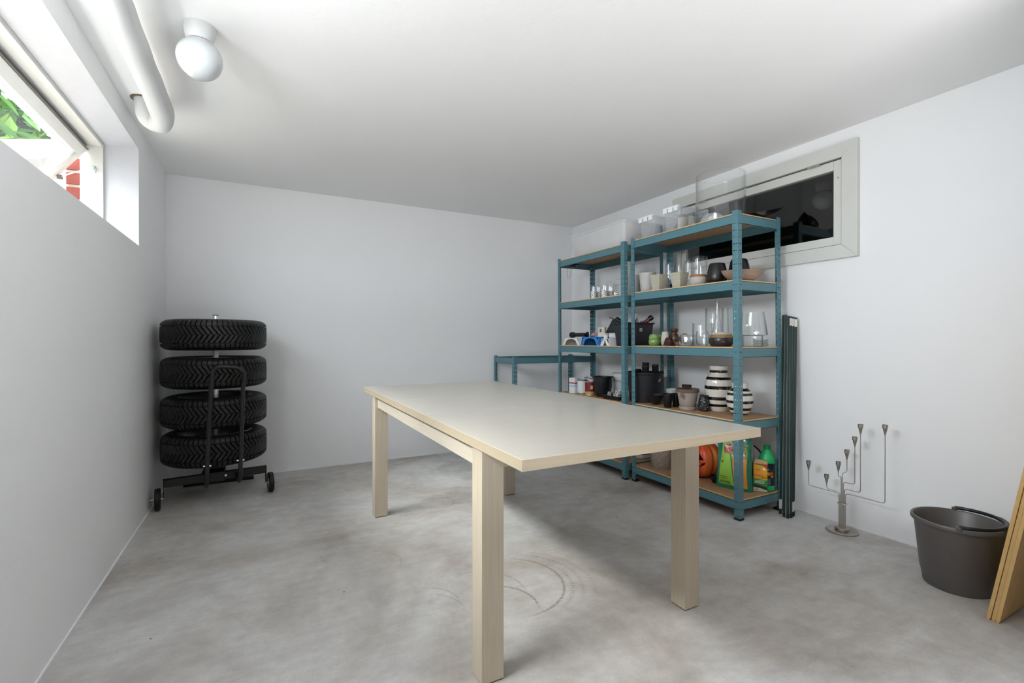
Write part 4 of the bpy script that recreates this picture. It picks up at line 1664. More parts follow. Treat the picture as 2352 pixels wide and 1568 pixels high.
prof = [(0.050, 0), (0.060, 0.005), (0.069, 0.022), (0.071, 0.038), (0.067, 0.055), (0.064, 0.064), (0.060, 0.075), (0.056, 0.085), (0.054, 0.088)]
m.lathe(wallprof(prof, 0.004), 56, mifn=lambda i, zz, k: 2 if zz > 0.0695 else (1 if zz > 0.059 else 0))
m.build('body', [mat('bronze_black_glaze', '#2c2524', 0.3, var=0.3, nscale=8), mat('ochre_band', '#8a7050', 0.5, var=0.3, nscale=60), mat('bone_glaze', '#b9ae9f', 0.5)], r)
r = vessel('glass_lantern', 'large clear glass lantern of a flared top over a low round bowl', 'lantern', 2.645, 1.880, z3, [(0.052, 0), (0.058, 0.004), (0.058, 0.055), (0.060, 0.066), (0.082, 0.070), (0.084, 0.074), (0.075, 0.14), (0.064, 0.212)], Gt, 'glass_wall', t=0.003, n=56)
for k in range(3):
    r = vessel('glass_plate', ['lowest of three small clear glass plates behind the lantern', 'middle one of three small clear glass plates behind the lantern', 'topmost of three small clear glass plates behind the lantern'][k], 'plate',
               2.752, 1.900, z3 + 0.014 * k, [(0.025, 0), (0.040, 0.006), (0.047, 0.016)], Ggrey, t=0.0025, group='clear glass plates')

# ================================================================ near unit, fourth shelf
z4 = ZA[1]
vessel('black_bowl', 'wide flared shiny black bowl beside the black tub', 'bowl', 2.540, 2.575, z4, [(0.020, 0), (0.026, 0.004), (0.045, 0.035), (0.058, 0.062), (0.063, 0.072)], satin_black, n=40)
vessel('black_pot', 'small black flowerpot in front, left of the clay pot', 'pot', 2.502, 2.424, z4, [(0.024, 0), (0.026, 0.003), (0.031, 0.080), (0.034, 0.082), (0.034, 0.096)], mat('soft_black_plastic', '#0c0c0d', 0.4), n=32)
vessel('black_pot', 'small black flowerpot tucked between the front pot and the clay pot', 'pot', 2.585, 2.425, z4, [(0.022, 0), (0.024, 0.003), (0.029, 0.080), (0.031, 0.082), (0.031, 0.094)], mat('soft_black_plastic_2', '#0d0d10', 0.35), n=32)
vessel('white_bowl', 'small white bowl just above the black flowerpots', 'bowl', 2.655, 2.530, z4, [(0.022, 0), (0.026, 0.06), (0.040, 0.085), (0.046, 0.112)], mat('dull_white_glaze', '#c4c8ca', 0.4), n=36)
clay = thing('clay_pot', 'weathered grey-brown clay flowerpot with dry roots in it', 'flowerpot', (2.545, 2.288, z4))
m = M()
cprof = [(0.044, 0.020), (0.0515, 0.030), (0.067, 0.118), (0.0745, 0.120), (0.0755, 0.140), (0.072, 0.142)]
m.lathe(wallprof(cprof, 0.006), 48, mifn=lambda i, zz, k: 1 if (zz > 0.1185 or 0.03 <= zz < 0.031) else 0)
m.build('pot', [speck('weathered_clay', '#a39a92', '#77675d', 0.55, 14), mat('clay_rim', '#6d5b50', 0.8)], clay)
m = M()
m.lathe(wallprof([(0.050, 0), (0.054, 0.004), (0.0565, 0.024)], 0.003), 48)
m.build('saucer', speck('pale_clay', '#a29892', '#8a7c74', 0.6, 20), clay)
m = M()
m.lathe([(0.0005, 0.125), (0.066, 0.125)], 32)
random.seed(11)
for k in range(40):
    a, q = random.random() * 6.28, random.random() * 0.045
    p0 = Vector((q * math.cos(a), q * math.sin(a), 0.126))
    p1 = p0 + Vector((random.uniform(-.03, .03), random.uniform(-.03, .03), random.uniform(0.005, 0.028)))
    p2 = p1 + Vector((random.uniform(-.02, .02), random.uniform(-.02, .02), random.uniform(-0.01, 0.006)))
    m.tube([p0, p1, p2], 0.0013, 4, caps=False)
o = m.build('dry_roots', mat('dry_roots', '#5a3b28', 0.9, var=0.4), clay)
o['kind'] = 'stuff'
vessel('black_pot', 'black pot rising behind the clay pot full of roots', 'pot', 2.680, 2.418, z4, [(0.028, 0), (0.029, 0.12), (0.035, 0.150)], mat('slate_black', '#23262a', 0.5))
vessel('black_vase', 'small black vase with a white speckled pattern', 'vase', 2.588, 2.190, z4, [(0.026, 0), (0.034, 0.006), (0.0355, 0.05), (0.030, 0.085), (0.026, 0.098), (0.029, 0.106)], speck('black_with_white_specks', '#101012', '#b9bcc0', 0.60, 120, 0.4), n=36)
wht = mat('cream_white_glaze', '#e2ddd4', 0.12, coat=0.6, var=0.01)
blk = mat('black_stripe_glaze', '#0e0a0b', 0.15, coat=0.6, var=0.02)


def striped(name, label, x, y, z, prof, bands, group):
    # insert ring positions exactly at the stripe edges
    edges = sorted({e for b in bands for e in b})
    pr = []
    for (r0, z0), (r1, z1) in zip(prof, prof[1:]):
        pr.append((r0, z0))
        for e in edges:
            if z0 < e < z1:
                f = (e - z0) / (z1 - z0)
                pr.append((r0 + (r1 - r0) * f, e))
    pr.append(prof[-1])
    n_out = len(pr)
    r = thing(name, label, 'vase', (x, y, z), 0, group)
    m = M()
    m.lathe(wallprof(pr, 0.005), 64, mifn=lambda i, zz, k: 1 if (i <= n_out and any(b[0] < zz < b[1] for b in bands)) else 0)
    m.build('body', [wht, blk], r, smooth=50)


def smoothprof(pts, n=6):
    """Catmull-Rom through profile points"""
    out = []
    P = [pts[0]] + list(pts) + [pts[-1]]
    for i in range(1, len(P) - 2):
        for k in range(n):
            t_ = k / n
            q = []
            for d_ in (0, 1):
                a, b, c_, e = P[i - 1][d_], P[i][d_], P[i + 1][d_], P[i + 2][d_]
                q.append(0.5 * ((2 * b) + (-a + c_) * t_ + (2 * a - 5 * b + 4 * c_ - e) * t_ ** 2 + (-a + 3 * b - 3 * c_ + e) * t_ ** 3))
            out.append(tuple(q))
    out.append(pts[-1])
    return out


hb = 0.298
bigp = smoothprof([(0.052, 0.0), (0.056, 0.004), (0.070, 0.034), (0.081, 0.075), (0.0865, 0.130), (0.086, 0.175), (0.078, 0.215), (0.063, 0.238), (0.0565, 0.250), (0.0555, 0.268), (0.0585, 0.284), (0.0575, hb)])
striped('striped_vase', 'tall cream ceramic vase with black horizontal stripes', 2.690, 2.158, z4, bigp, [(0.032, 0.050), (0.076, 0.097), (0.146, 0.168), (0.208, 0.226), (0.253, 0.271)], 'black-striped vases')
smp = smoothprof([(0.036, 0.0), (0.042, 0.004), (0.062, 0.034), (0.0755, 0.070), (0.0785, 0.100), (0.074, 0.130), (0.060, 0.156), (0.0475, 0.168), (0.0435, 0.178), (0.0445, 0.190), (0.044, 0.203)])
striped('striped_vase', 'small round cream ceramic vase with black horizontal stripes', 2.632, 1.957, z4, smp, [(0.007, 0.019), (0.036, 0.053), (0.080, 0.097), (0.128, 0.143), (0.155, 0.172)], 'black-striped vases')

# tub standing across the two units, with pots in it
tubm = mat('dusty_black_tub', '#1c1d22', 0.55, var=0.5, nscale=14)
tub = vessel('mortar_tub', 'big dusty black mortar tub full of black flowerpots', 'tub', 2.612, 2.765, z4 + 0.001, [(0.108, 0), (0.114, 0.004), (0.134, 0.205), (0.140, 0.207), (0.1425, 0.216), (0.1425, 0.224)], tubm, 'tub_body', t=0.004, n=56)
m = M()
m.lathe([(0.0005, 0.190), (0.126, 0.190)], 40)
m.build('potting_soil', soil, tub)
m = M()
m.lathe([(0.0005, 0), (0.016, 0.0), (0.017, 0.002), (0.0005, 0.003)], 9, mtx=Matrix.Translation((0.018, -0.128, 0.172)) @ Matrix.Rotation(math.radians(-98), 4, 'X') @ Matrix.Rotation(0.2, 4, 'Y'))
m.build('mortar_splash', mat('mortar_splash', '#a8a296', 0.9), tub)
for (sy,) in ((-1,), (1,)):
    m = M()
    m.tube([(0.02 * k - 0.04, sy * (0.140 + 0.012 * math.sin(PI * k / 4)), 0.218) for k in range(5)], 0.006, 8)
    m.build('grip', tubm, tub)
potb = mat('nursery_black', '#17181c', 0.45)
pp_ = lambda r_, h_: [(r_ * 0.85, 0), (r_ * 0.86, 0.002), (r_ * 0.97, h_ - 0.012), (r_, h_ - 0.011), (r_, h_)]
for (x_, y_, r_, h_, tl, lb) in ((2.615, 2.765, 0.027, 0.104, 0.16, 'tilted black flowerpot standing highest in the black tub'),
                                 (2.560, 2.702, 0.027, 0.080, -0.02, 'upright black flowerpot in the middle of the black tub'),
                                 (2.628, 2.668, 0.026, 0.092, -0.08, 'black flowerpot nearest the tub edge facing the clay pot'),
                                 (2.620, 2.852, 0.029, 0.050, 0.0, 'low black flowerpot in the tub nearest the room corner')):
    r = vessel('black_pot', lb, 'pot', x_, y_, z4 + 0.192, pp_(r_, h_), potb, n=28)
    r.rotation_euler = (0, tl, 0.5)

# ================================================================ near unit, bottom shelf
z5 = ZA[0]
cyl_pot('granite_pot', 'speckled granite-look round pot on the lowest board behind the table leg', 2.575, 2.552, z5, 0.072, 0.088, 0.165, speck('granite_specks', '#8d8279', '#c9c1b6', 0.55, 220), t=0.006)

# pumpkin lantern
pk = thing('pumpkin', 'carved orange pumpkin lantern with a triangular eye and a grin', 'pumpkin', (2.645, 2.275, z5), math.radians(190))
m = M()
NA, NB = 360, 130
RP, HP = 0.142, 0.245
rows = []
for j in range(NB + 1):
    v = j / NB
    th_ = PI * v
    row = []
    for i in range(NA):
        a = 2 * PI * i / NA
        lobe = 1 - 0.13 * (abs(math.cos(a * 4.5 + 0.4))) ** 7 * math.sin(th_) ** 0.6
        r_ = RP * (math.sin(th_) ** 0.75) * lobe
        z_ = HP / 2 * (1 - math.cos(th_)) - 0.030 * math.exp(-((1 - v) / 0.12) ** 2)
        row.append(m.bm.verts.new((r_ * math.cos(a), r_ * math.sin(a), z_)))
    rows.append(row)


def facecut(a, z):
    """carved openings: eyes, nose, grin (a in radians, z in metres)"""
    for ea in (-0.52, 0.50):
        if 0.135 < z < 0.185:
            w = 0.24 * (0.185 - z) / 0.05
            if abs(a - ea) < w:
                return True
    if abs(a) < 0.8:
        zl = 0.058 + 0.055 * (a / 0.8) ** 2
        zu = 0.095 + 0.030 * (a / 0.8) ** 2
        tooth = 0.014 if math.sin(a * 14) > 0.6 else 0
        if zl < z < zu - tooth:
            return True
    return False


for j in range(NB):
    for i in range(NA):
        q = (rows[j][i], rows[j][(i + 1) % NA], rows[j + 1][(i + 1) % NA], rows[j + 1][i])
        a = 2 * PI * (i + 0.5) / NA
        a = (a + PI) % (2 * PI) - PI
        zc = sum(v.co.z for v in q) / 4
        if facecut(a, zc):
            continue
        try:
            m.bm.faces.new(q)
        except ValueError:
            pass
bmesh.ops.remove_doubles(m.bm, verts=m.bm.verts, dist=0.0004)
pumpm, nt, p, Lk = newmat('pumpkin_skin')
tc = nt.nodes.new('ShaderNodeTexCoord')
n1 = nt.nodes.new('ShaderNodeTexNoise')
n1.inputs['Scale'].default_value = 9
n1.inputs['Detail'].default_value = 4
mp = nt.nodes.new('ShaderNodeMapping')
mp.inputs['Scale'].default_value = (1, 1, 0.35)
Lk.new(tc.outputs['Object'], mp.inputs['Vector'])
Lk.new(mp.outputs[0], n1.inputs['Vector'])
rp = nt.nodes.new('ShaderNodeValToRGB')
rp.color_ramp.elements[0].position = 0.35
rp.color_ramp.elements[0].color = hexc('#c23a26')
rp.color_ramp.elements[1].position = 0.68
rp.color_ramp.elements[1].color = hexc('#e0803c')
e_ = rp.color_ramp.elements.new(0.5)
e_.color = hexc('#d8502f')
Lk.new(n1.outputs['Fac'], rp.inputs[0])
Lk.new(rp.outputs[0], p.inputs['Base Color'])
p.inputs['Roughness'].default_value = 0.35
o = m.build('shell', pumpm, pk, smooth=60)
sol = o.modifiers.new('solid', 'SOLIDIFY')
sol.thickness = 0.006
m = M()
m.tube([(0, 0, HP - 0.034), (0.004, 0, HP - 0.01), (0.014, 0.004, HP + 0.008)], [0.016, 0.010, 0.012], 8)
m.build('stem', mat('pumpkin_stem', '#5f6a35', 0.8), pk)

# big green seed bag
bagm = mat('green_film', '#0f7a5c', 0.22, coat=0.5, bump=0.4, bscale=30)
lime = mat('lime_print', '#8fc441', 0.28, coat=0.4)
ba, bb = Vector((2.548, 2.080)), Vector((2.606, 1.862))
bd_ = bb - ba
rzb = math.atan2(bd_.y, bd_.x)
bg_ = thing('seed_bag', 'big shiny green plastic bag with a lime panel and red badge', 'bag', tuple((*((ba + bb) / 2 + Vector((0.040, 0.012))), z5)), rzb)
WB, DB, HB = bd_.length / 2, 0.046, 0.332
m = M()
NU, NV = 22, 26
random.seed(5)


def bagpt(u, v, s):
    """u -1..1 across, v 0..1 up, s=-1 front / +1 back"""
    w = WB * (1.0 - 0.10 * v - 0.04 * math.sin(PI * v))
    th_ = DB * (1 - v ** 3) * (1 - abs(u) ** 4) ** 0.6 * (0.75 + 0.25 * math.sin(PI * min(1, v * 1.5)))
    base = 0.008 * (1 - v)
    wr = 0.0022 * math.sin(u * 9 + v * 14) * math.sin(v * 23 + u * 4)
    return (u * w, s * (th_ + base) + s * wr, v * HB)


for s_ in (-1, 1):
    g_ = [[m.bm.verts.new(bagpt(-1 + 2 * i / NU, j / NV, s_)) for i in range(NU + 1)] for j in range(NV + 1)]
    for j in range(NV):
        for i in range(NU):
            m.bm.faces.new((g_[j][i], g_[j][i + 1], g_[j + 1][i + 1], g_[j + 1][i]))
    if s_ == -1:
        g0_ = g_
for i in range(NU):
    m.bm.faces.new((g0_[0][i], g_[0][i], g_[0][i + 1], g0_[0][i + 1]))
for j in range(NV):
    for i in (0, NU):
        try:
            m.bm.faces.new((g0_[j][i], g_[j][i], g_[j + 1][i], g0_[j + 1][i]))
        except ValueError:
            pass
m.build('bag_film', bagm, bg_, smooth=50)


def bagpatch(name, poly, mt, off=0.0012, parent=None, n=10):
    """printed patch draped on the front of the bag; poly = function t->(u_left,u_right) for v range"""
    v0, v1, fl, fr = poly
    m = M()
    rows = []
    for j in range(n + 1):
        v = v0 + (v1 - v0) * j / n
        a, b = fl(v), fr(v)
        row = []
        for i in range(n + 1):
            p_ = bagpt(a + (b - a) * i / n, v, -1)
            row.append(m.bm.verts.new((p_[0], p_[1] - off, p_[2])))
        rows.append(row)
    for j in range(n):
        for i in range(n):
            m.bm.faces.new((rows[j][i], rows[j][i + 1], rows[j + 1][i + 1], rows[j + 1][i]))
    return m.build(name, mt, parent or bg_, smooth=60)


lp_ = bagpatch('lime_panel', (0.08, 0.90, lambda v: -0.72 + 0.12 * v, lambda v: 0.18 - 0.55 * max(0, v - 0.1)), lime, 0.0014)
bagpatch('orange_panel', (0.06, 0.60, lambda v: 0.22 - 0.45 * max(0, v - 0.1), lambda v: 0.84), mat('orange_print', '#d98c2e', 0.3, coat=0.4), 0.0015)
bagpatch('grass_picture', (0.60, 0.86, lambda v: -0.02 - 0.3 * (v - 0.5), lambda v: 0.86), speck('grass_print', '#8a9a58', '#55693a', 0.5, 90, 0.3), 0.0015)
rb_ = bagpatch('red_badge', (0.66, 0.82, lambda v: -0.52 + 0.16 * max(0, (0.70 - v)) * 4, lambda v: 0.02 - 0.7 * max(0, 0.72 - v) * 3), mat('badge_red', '#b8423e', 0.3, coat=0.4), 0.0030)
whitep2 = mat('white_print', '#e9e6e2', 0.4)
blackpr = mat('black_print', '#20261c', 0.5)
bagpatch('badge_mark', (0.775, 0.795, lambda v: -0.46, lambda v: -0.06), whitep2, 0.0042, rb_, 4)
bagpatch('badge_mark', (0.755, 0.763, lambda v: -0.40, lambda v: -0.02), whitep2, 0.0042, rb_, 4)
for du in (-0.30, -0.14):
    m = M()
    q = bagpt(du, 0.71, -1)
    m.tube([(q[0] + 0.008 * math.cos(2 * PI * k / 14), q[1] - 0.0050, q[2] + 0.008 * math.sin(2 * PI * k / 14)) for k in range(14)], 0.0011, 5, closed=True)
    m.build('badge_mark', whitep2, rb_)
for (v0, v1, a, b, mt) in ((0.555, 0.60, -0.62, -0.50, mat('pink_print', '#c98a6a', 0.4)), (0.475, 0.525, -0.62, -0.48, mat('grey_print', '#56704a', 0.4))):
    bagpatch('printed_mark', (v0, v1, lambda v, a=a: a, lambda v, b=b: b), mt, 0.0026, lp_, 3)
for (v0, w) in ((0.222, 0.42), (0.190, 0.44), (0.140, 0.55), (0.122, 0.58), (0.106, 0.62)):
    bagpatch('printed_line', (v0, v0 + 0.008, lambda v: -0.62, lambda v, w=w: -0.62 + w), blackpr, 0.0026, lp_, 6)
m = M()
q = bagpt(0.66, 0.66, -1)
m.lathe([(0.0005, 0), (0.010, 0), (0.0005, 0.0006)], 20, mtx=Matrix.Translation((q[0], q[1] - 0.0022, q[2])) @ Matrix.Rotation(PI / 2, 4, 'X'), sx=0.7)
m.build('round_mark', whitep2, bg_)

# yellow and green carton, with lettering
kb = thing('carton', 'small yellow and green cardboard carton lettered Keeper, flap open', 'carton', (2.706, 1.868, z5), math.radians(-55.5))
m = M()
bw, bdp, bh = 0.038, 0.024, 0.172
m.box(-bw, bw, -bdp, bdp, 0.0, bh)
ct = m.build('carton_body', mat('carton_green', '#2f8a3a', 0.45), kb)
m = M()
m.faces([(-bw, -bdp, bh), (bw, -bdp, bh), (bw, 0.0, bh + 0.012), (-bw + 0.012, -bdp * 0.3, bh + 0.026), (-bw, bdp, bh)], [(0, 1, 2, 3), (0, 3, 4), (3, 2, 4)])
m.faces([(bw, -bdp, bh), (bw, bdp, bh), (bw * 0.2, bdp * 0.5, bh + 0.018)], [(0, 1, 2)])
o = m.build('open_flap', mat('raw_carton', '#c2a478', 0.8), kb, smooth=0)
o.modifiers.new('s', 'SOLIDIFY').thickness = 0.0012
fy = -bdp - 0.0006
m = M()
m.faces([(-bw + 0.001, fy, 0.082), (bw - 0.001, fy, 0.074), (bw - 0.001, fy, 0.140), (bw * 0.45, fy, bh - 0.012), (-bw + 0.001, fy, bh - 0.004)], [(0, 1, 2, 3, 4)])
m.build('yellow_panel', mat('carton_yellow', '#e8a41c', 0.45), kb, smooth=0)
m = M()
m.faces([(bw * 0.45, fy - 0.0002, bh - 0.014), (bw * 0.5, fy - 0.0002, bh - 0.001), (bw - 0.002, fy - 0.0002, bh - 0.001), (bw - 0.002, fy - 0.0002, 0.142)], [(0, 1, 2, 3)])
m.faces([(-bw + 0.001, fy - 0.0002, bh - 0.003), (bw - 0.001, fy - 0.0002, bh - 0.003), (bw - 0.001, fy - 0.0002, bh), (-bw + 0.001, fy - 0.0002, bh)], [(0, 1, 2, 3)])
m.build('red_trim', mat('carton_red', '#c8322c', 0.45), kb, smooth=0)
m = M()
m.lathe([(0.0005, 0), (0.0085, 0), (0.0085, 0.0004), (0.0005, 0.0004)], 20, mtx=Matrix.Translation((bw * 0.50, fy, 0.142)) @ Matrix.Rotation(PI / 2, 4, 'X'))
m.build('round_seal', whitep2, kb)
m = M()
m.faces([(-bw + 0.001, fy, 0.004), (bw - 0.001, fy, 0.004), (bw - 0.001, fy, 0.014), (0, fy, 0.024), (-bw + 0.001, fy, 0.028)], [(0, 1, 2, 3, 4)])
m.build('pale_foot_print', mat('carton_pale', '#c9c3b6', 0.5), kb, smooth=0)
m = M()
m.faces([(-bw + 0.001, fy, 0.0285), (0, fy, 0.0245), (bw - 0.001, fy, 0.0145), (bw - 0.001, fy, 0.034), (-bw + 0.001, fy, 0.046)], [(0, 1, 2, 3, 4)])
m.build('dark_print', mat('carton_dark', '#1f2a18', 0.5), kb, smooth=0)
magenta = mat('magenta_print', '#b3206e', 0.4)
text('lettering', 'Keeper', 0.0185, magenta, kb, (-bw + 0.004, fy - 0.0006, 0.096), (PI / 2, 0, 0), shear=0.2)
text('lettering', 'L', 0.0205, mat('red_print', '#c22a20', 0.4), kb, (bw - 0.010, fy - 0.0006, 0.096), (PI / 2, 0, 0))
m = M()
m.box(-bw + 0.010, -bw + 0.034, fy - 0.0006, fy, 0.132, 0.139, mtx=Matrix.Translation((0, 0, 0)))
m.build('pink_mark', mat('pink_mark', '#e0607a', 0.4), kb)
for k, (a, b) in enumerate(((0.068, 0.9), (0.061, 0.8), (0.054, 0.85))):
    m = M()
    m.box(-bw + 0.006, -bw + 0.006 + 0.064 * b, fy - 0.0006, fy, a, a + 0.0025)
    m.build('printed_line', whitep2, kb)
m = M()
m.box(0.004, bw - 0.004, fy - 0.0006, fy, 0.087, 0.091)
m.build('printed_line', blackpr, kb)
m = M()
m.lathe([(0.0005, 0), (0.005, 0), (0.0005, 0.0004)], 12, mtx=Matrix.Translation((-bw * 0.5, fy - 0.0003, 0.014)) @ Matrix.Rotation(PI / 2, 4, 'X'))
m.build('flower_mark', mat('flower_mark', '#b0603a', 0.5), kb)

# green bottle with a dark flowery label
gb = thing('green_bottle', 'bright green plastic bottle with a dark flowery label', 'bottle', (2.772, 1.870, z5), math.radians(-56))
bp_ = smoothprof([(0.040, 0.0), (0.0455, 0.006), (0.0465, 0.030), (0.0465, 0.175), (0.0465, 0.190), (0.036, 0.222), (0.020, 0.246), (0.018, 0.250)], 4)
m = M()
m.lathe([(0.0005, 0)] + bp_ + [(0.0005, 0.250)], 48)
m.build('bottle_body', mat('bottle_green', '#2fb56c', 0.35), gb, smooth=50)
m = M()
m.lathe([(0.0472, 0.174), (0.0478, 0.176), (0.0478, 0.192), (0.0470, 0.194)], 48)
m.build('shoulder_ring', mat('bottle_green_ring', '#2fb56c', 0.3), gb)
m = M()
cp_ = []
m.lathe([(0.0185, 0.246), (0.0185, 0.275), (0.016, 0.278), (0.0005, 0.278)], 28)
m.build('cap', mat('cap_green', '#0c8a4c', 0.35), gb)


def curved(name, r_, a0, a1, z0, z1, mt, parent, n=14):
    m = M()
    lo = [m.bm.verts.new((r_ * math.cos(a0 + (a1 - a0) * k / n), r_ * math.sin(a0 + (a1 - a0) * k / n), z0)) for k in range(n + 1)]
    hi = [m.bm.verts.new((v.co.x, v.co.y, z1)) for v in lo]
    for k in range(n):
        m.bm.faces.new((lo[k], lo[k + 1], hi[k + 1], hi[k]))
    return m.build(name, mt, parent, smooth=60)


FA = -PI / 2
lab = curved('label', 0.0470, FA - 1.15, FA + 1.15, 0.036, 0.170, mat('label_navy', '#10202a', 0.4), gb, 24)
curved('label_picture', 0.0474, FA - 0.75, FA + 0.85, 0.082, 0.125, mat('label_dark_green', '#20301a', 0.4), lab)
for (a, zz, rr_, c_) in ((-0.45, 0.112, 0.012, '#d8502a'), (0.15, 0.108, 0.012, '#e8923a'), (0.55, 0.110, 0.011, '#d04a28'), (-0.25, 0.094, 0.010, '#e8a82a'), (0.62, 0.092, 0.009, '#c8683a')):
    m = M()
    aa = FA + a
    m.lathe([(0.0005, 0.0008), (rr_, 0.0002), (rr_, -0.0004)], 10, mtx=Matrix.Translation((0.0478 * math.cos(aa), 0.0478 * math.sin(aa), zz)) @ Matrix.Rotation(aa, 4, 'Z') @ Matrix.Rotation(PI / 2, 4, 'Y'))
    m.build('printed_flower', mat('flower' + c_, c_, 0.4), lab)
curved('printed_line', 0.0474, FA - 0.65, FA + 0.25, 0.131, 0.136, mat('yellow_print', '#d8d46a', 0.4), lab)
curved('printed_line', 0.0474, FA - 1.05, FA + 0.9, 0.126, 0.1272, mat('lime_line', '#7fae50', 0.4), lab)
curved('printed_mark', 0.0474, FA - 0.85, FA - 0.45, 0.149, 0.158, whitep2, lab, 6)
curved('printed_block', 0.0474, FA - 0.35, FA + 0.45, 0.040, 0.078, mat('grey_text_block', '#5a6878', 0.5), lab)
curved('barcode', 0.0474, FA - 0.95, FA - 0.5, 0.040, 0.054, whitep2, lab, 6)

# white bottle and hose behind the bag, black saucer
r = vessel('spray_bottle', 'white plastic bottle half hidden behind the green bag', 'bottle', 2.742, 1.968, z5, [(0.028, 0), (0.031, 0.004), (0.031, 0.19), (0.024, 0.245), (0.012, 0.275), (0.012, 0.292)], mat('milky_bottle', '#b9b6b8', 0.4), n=32)
curved('printed_panel', 0.0314, FA - 1.6, FA + 0.6, 0.06, 0.16, mat('lilac_label', '#8c8090', 0.5), r)
r = thing('hose', 'thin black hose curving down behind the green bottle', 'hose', (2.80, 1.93, z5))
m = M()
m.tube([(-0.060, 0.006, 0.262), (-0.030, -0.006, 0.235), (-0.004, -0.012, 0.20), (0.014, -0.016, 0.15), (0.020, -0.014, 0.09), (0.016, -0.004, 0.03), (0.0, 0.01, 0.006)], 0.005, 8)
m.build('tube', blackp, r, smooth=60)
vessel('black_dish', 'small black dish wedged between the pumpkin and the green bag', 'dish', 2.600, 2.112, z5, [(0.014, 0), (0.018, 0.004), (0.026, 0.03), (0.029, 0.05)], blackp)

# ================================================================ far unit, second shelf
zb2 = LB[3]
lace = speck('silver_lace_print', '#e6e8ea', '#55585c', 0.53, 130, 0.3)
for (x_, y_, rr_, hh, lb) in ((2.462, 3.210, 0.024, 0.106, 'lace-patterned glass tumbler, first from the room corner'),
                              (2.530, 3.232, 0.025, 0.108, 'lace-patterned glass tumbler, rear one by the back upright'),
                              (2.462, 3.066, 0.027, 0.098, 'lace-patterned glass tumbler, third from the room corner'),
                              (2.540, 3.085, 0.027, 0.096, 'lace-patterned glass tumbler, nearest the wire stars')):
    r = vessel('glass_tumbler', lb, 'glass', x_, y_, zb2, [(rr_ - 0.003, 0), (rr_, 0.003), (rr_, hh)], G, 'glass_wall', t=0.002, n=28, group='lace-patterned tumblers')
    m = M()
    m.lathe([(rr_ + 0.0006, 0.003), (rr_ + 0.0006, hh * 0.62)], 28)
    m.build('lace_band', lace, r)
wire = mat('thin_wire', '#a3a6a8', 0.35, metal=0.8)
for (x_, y_, zc, s_, lb) in ((2.660, 3.235, 0.135, 0.042, 'wire star on a stick, the one nearer the room corner'), (2.660, 3.130, 0.150, 0.045, 'wire star on a stick, the one nearer the middle upright')):
    r = thing('wire_star', lb, 'ornament', (x_, y_, zb2), math.radians(40), 'wire stars')
    m = M()
    pts = []
    for k in range(10):
        a = PI / 2 + PI * k / 5
        q = s_ if k % 2 == 0 else s_ * 0.45
        pts.append((0, q * math.cos(a), zc + q * math.sin(a)))
    m.tube(pts, 0.0011, 5, closed=True)
    m.tube([(0, 0, 0.004), (0, 0, zc - s_ * 0.45)], 0.0011, 5)
    m.build('star', wire, r, smooth=0)
    m = M()
    m.lathe([(0.0005, 0), (0.018, 0), (0.018, 0.004), (0.0005, 0.005)], 20)
    m.build('stand', wire, r)
r = vessel('glass_holder', 'small glass holder wound with a black wire spiral', 'candle holder', 2.500, 2.975, zb2, [(0.022, 0), (0.025, 0.003), (0.025, 0.035)], G, 'glass_wall', t=0.002)
m = M()
m.tube([(0.016 * math.cos(k * 0.5), 0.016 * math.sin(k * 0.5), 0.006 + 0.0012 * k) for k in range(84)], 0.001, 5)
m.build('spiral', mat('dark_wire', '#55585a', 0.4, metal=0.6), r)
# wire hook under the top board
r = thing('wire_hook', 'thin grey wire hook hanging under the top board of the far unit', 'hook', (2.52, 3.58, LB[4] - 0.062))
m = M()
m.tube([(-0.04, 0.045, 0.05), (-0.042, 0.045, -0.04), (-0.045, 0.034, -0.085), (-0.045, 0.022, -0.098), (-0.045, 0.0, -0.094), (-0.045, -0.012, -0.075), (-0.042, -0.022, -0.01), (-0.04, -0.022, 0.02)], 0.0016, 6)
m.build('hook_wire', wire, r, smooth=60)
m = M()
m.box(-0.055, -0.02, -0.115, -0.010, 0.002, 0.014)
m.box(-0.050, -0.025, -0.07, -0.04, -0.006, 0.054)
m.build('clip', blackp, r, bevel=0.002)

# ================================================================ far unit, third shelf
zb3 = LB[2]


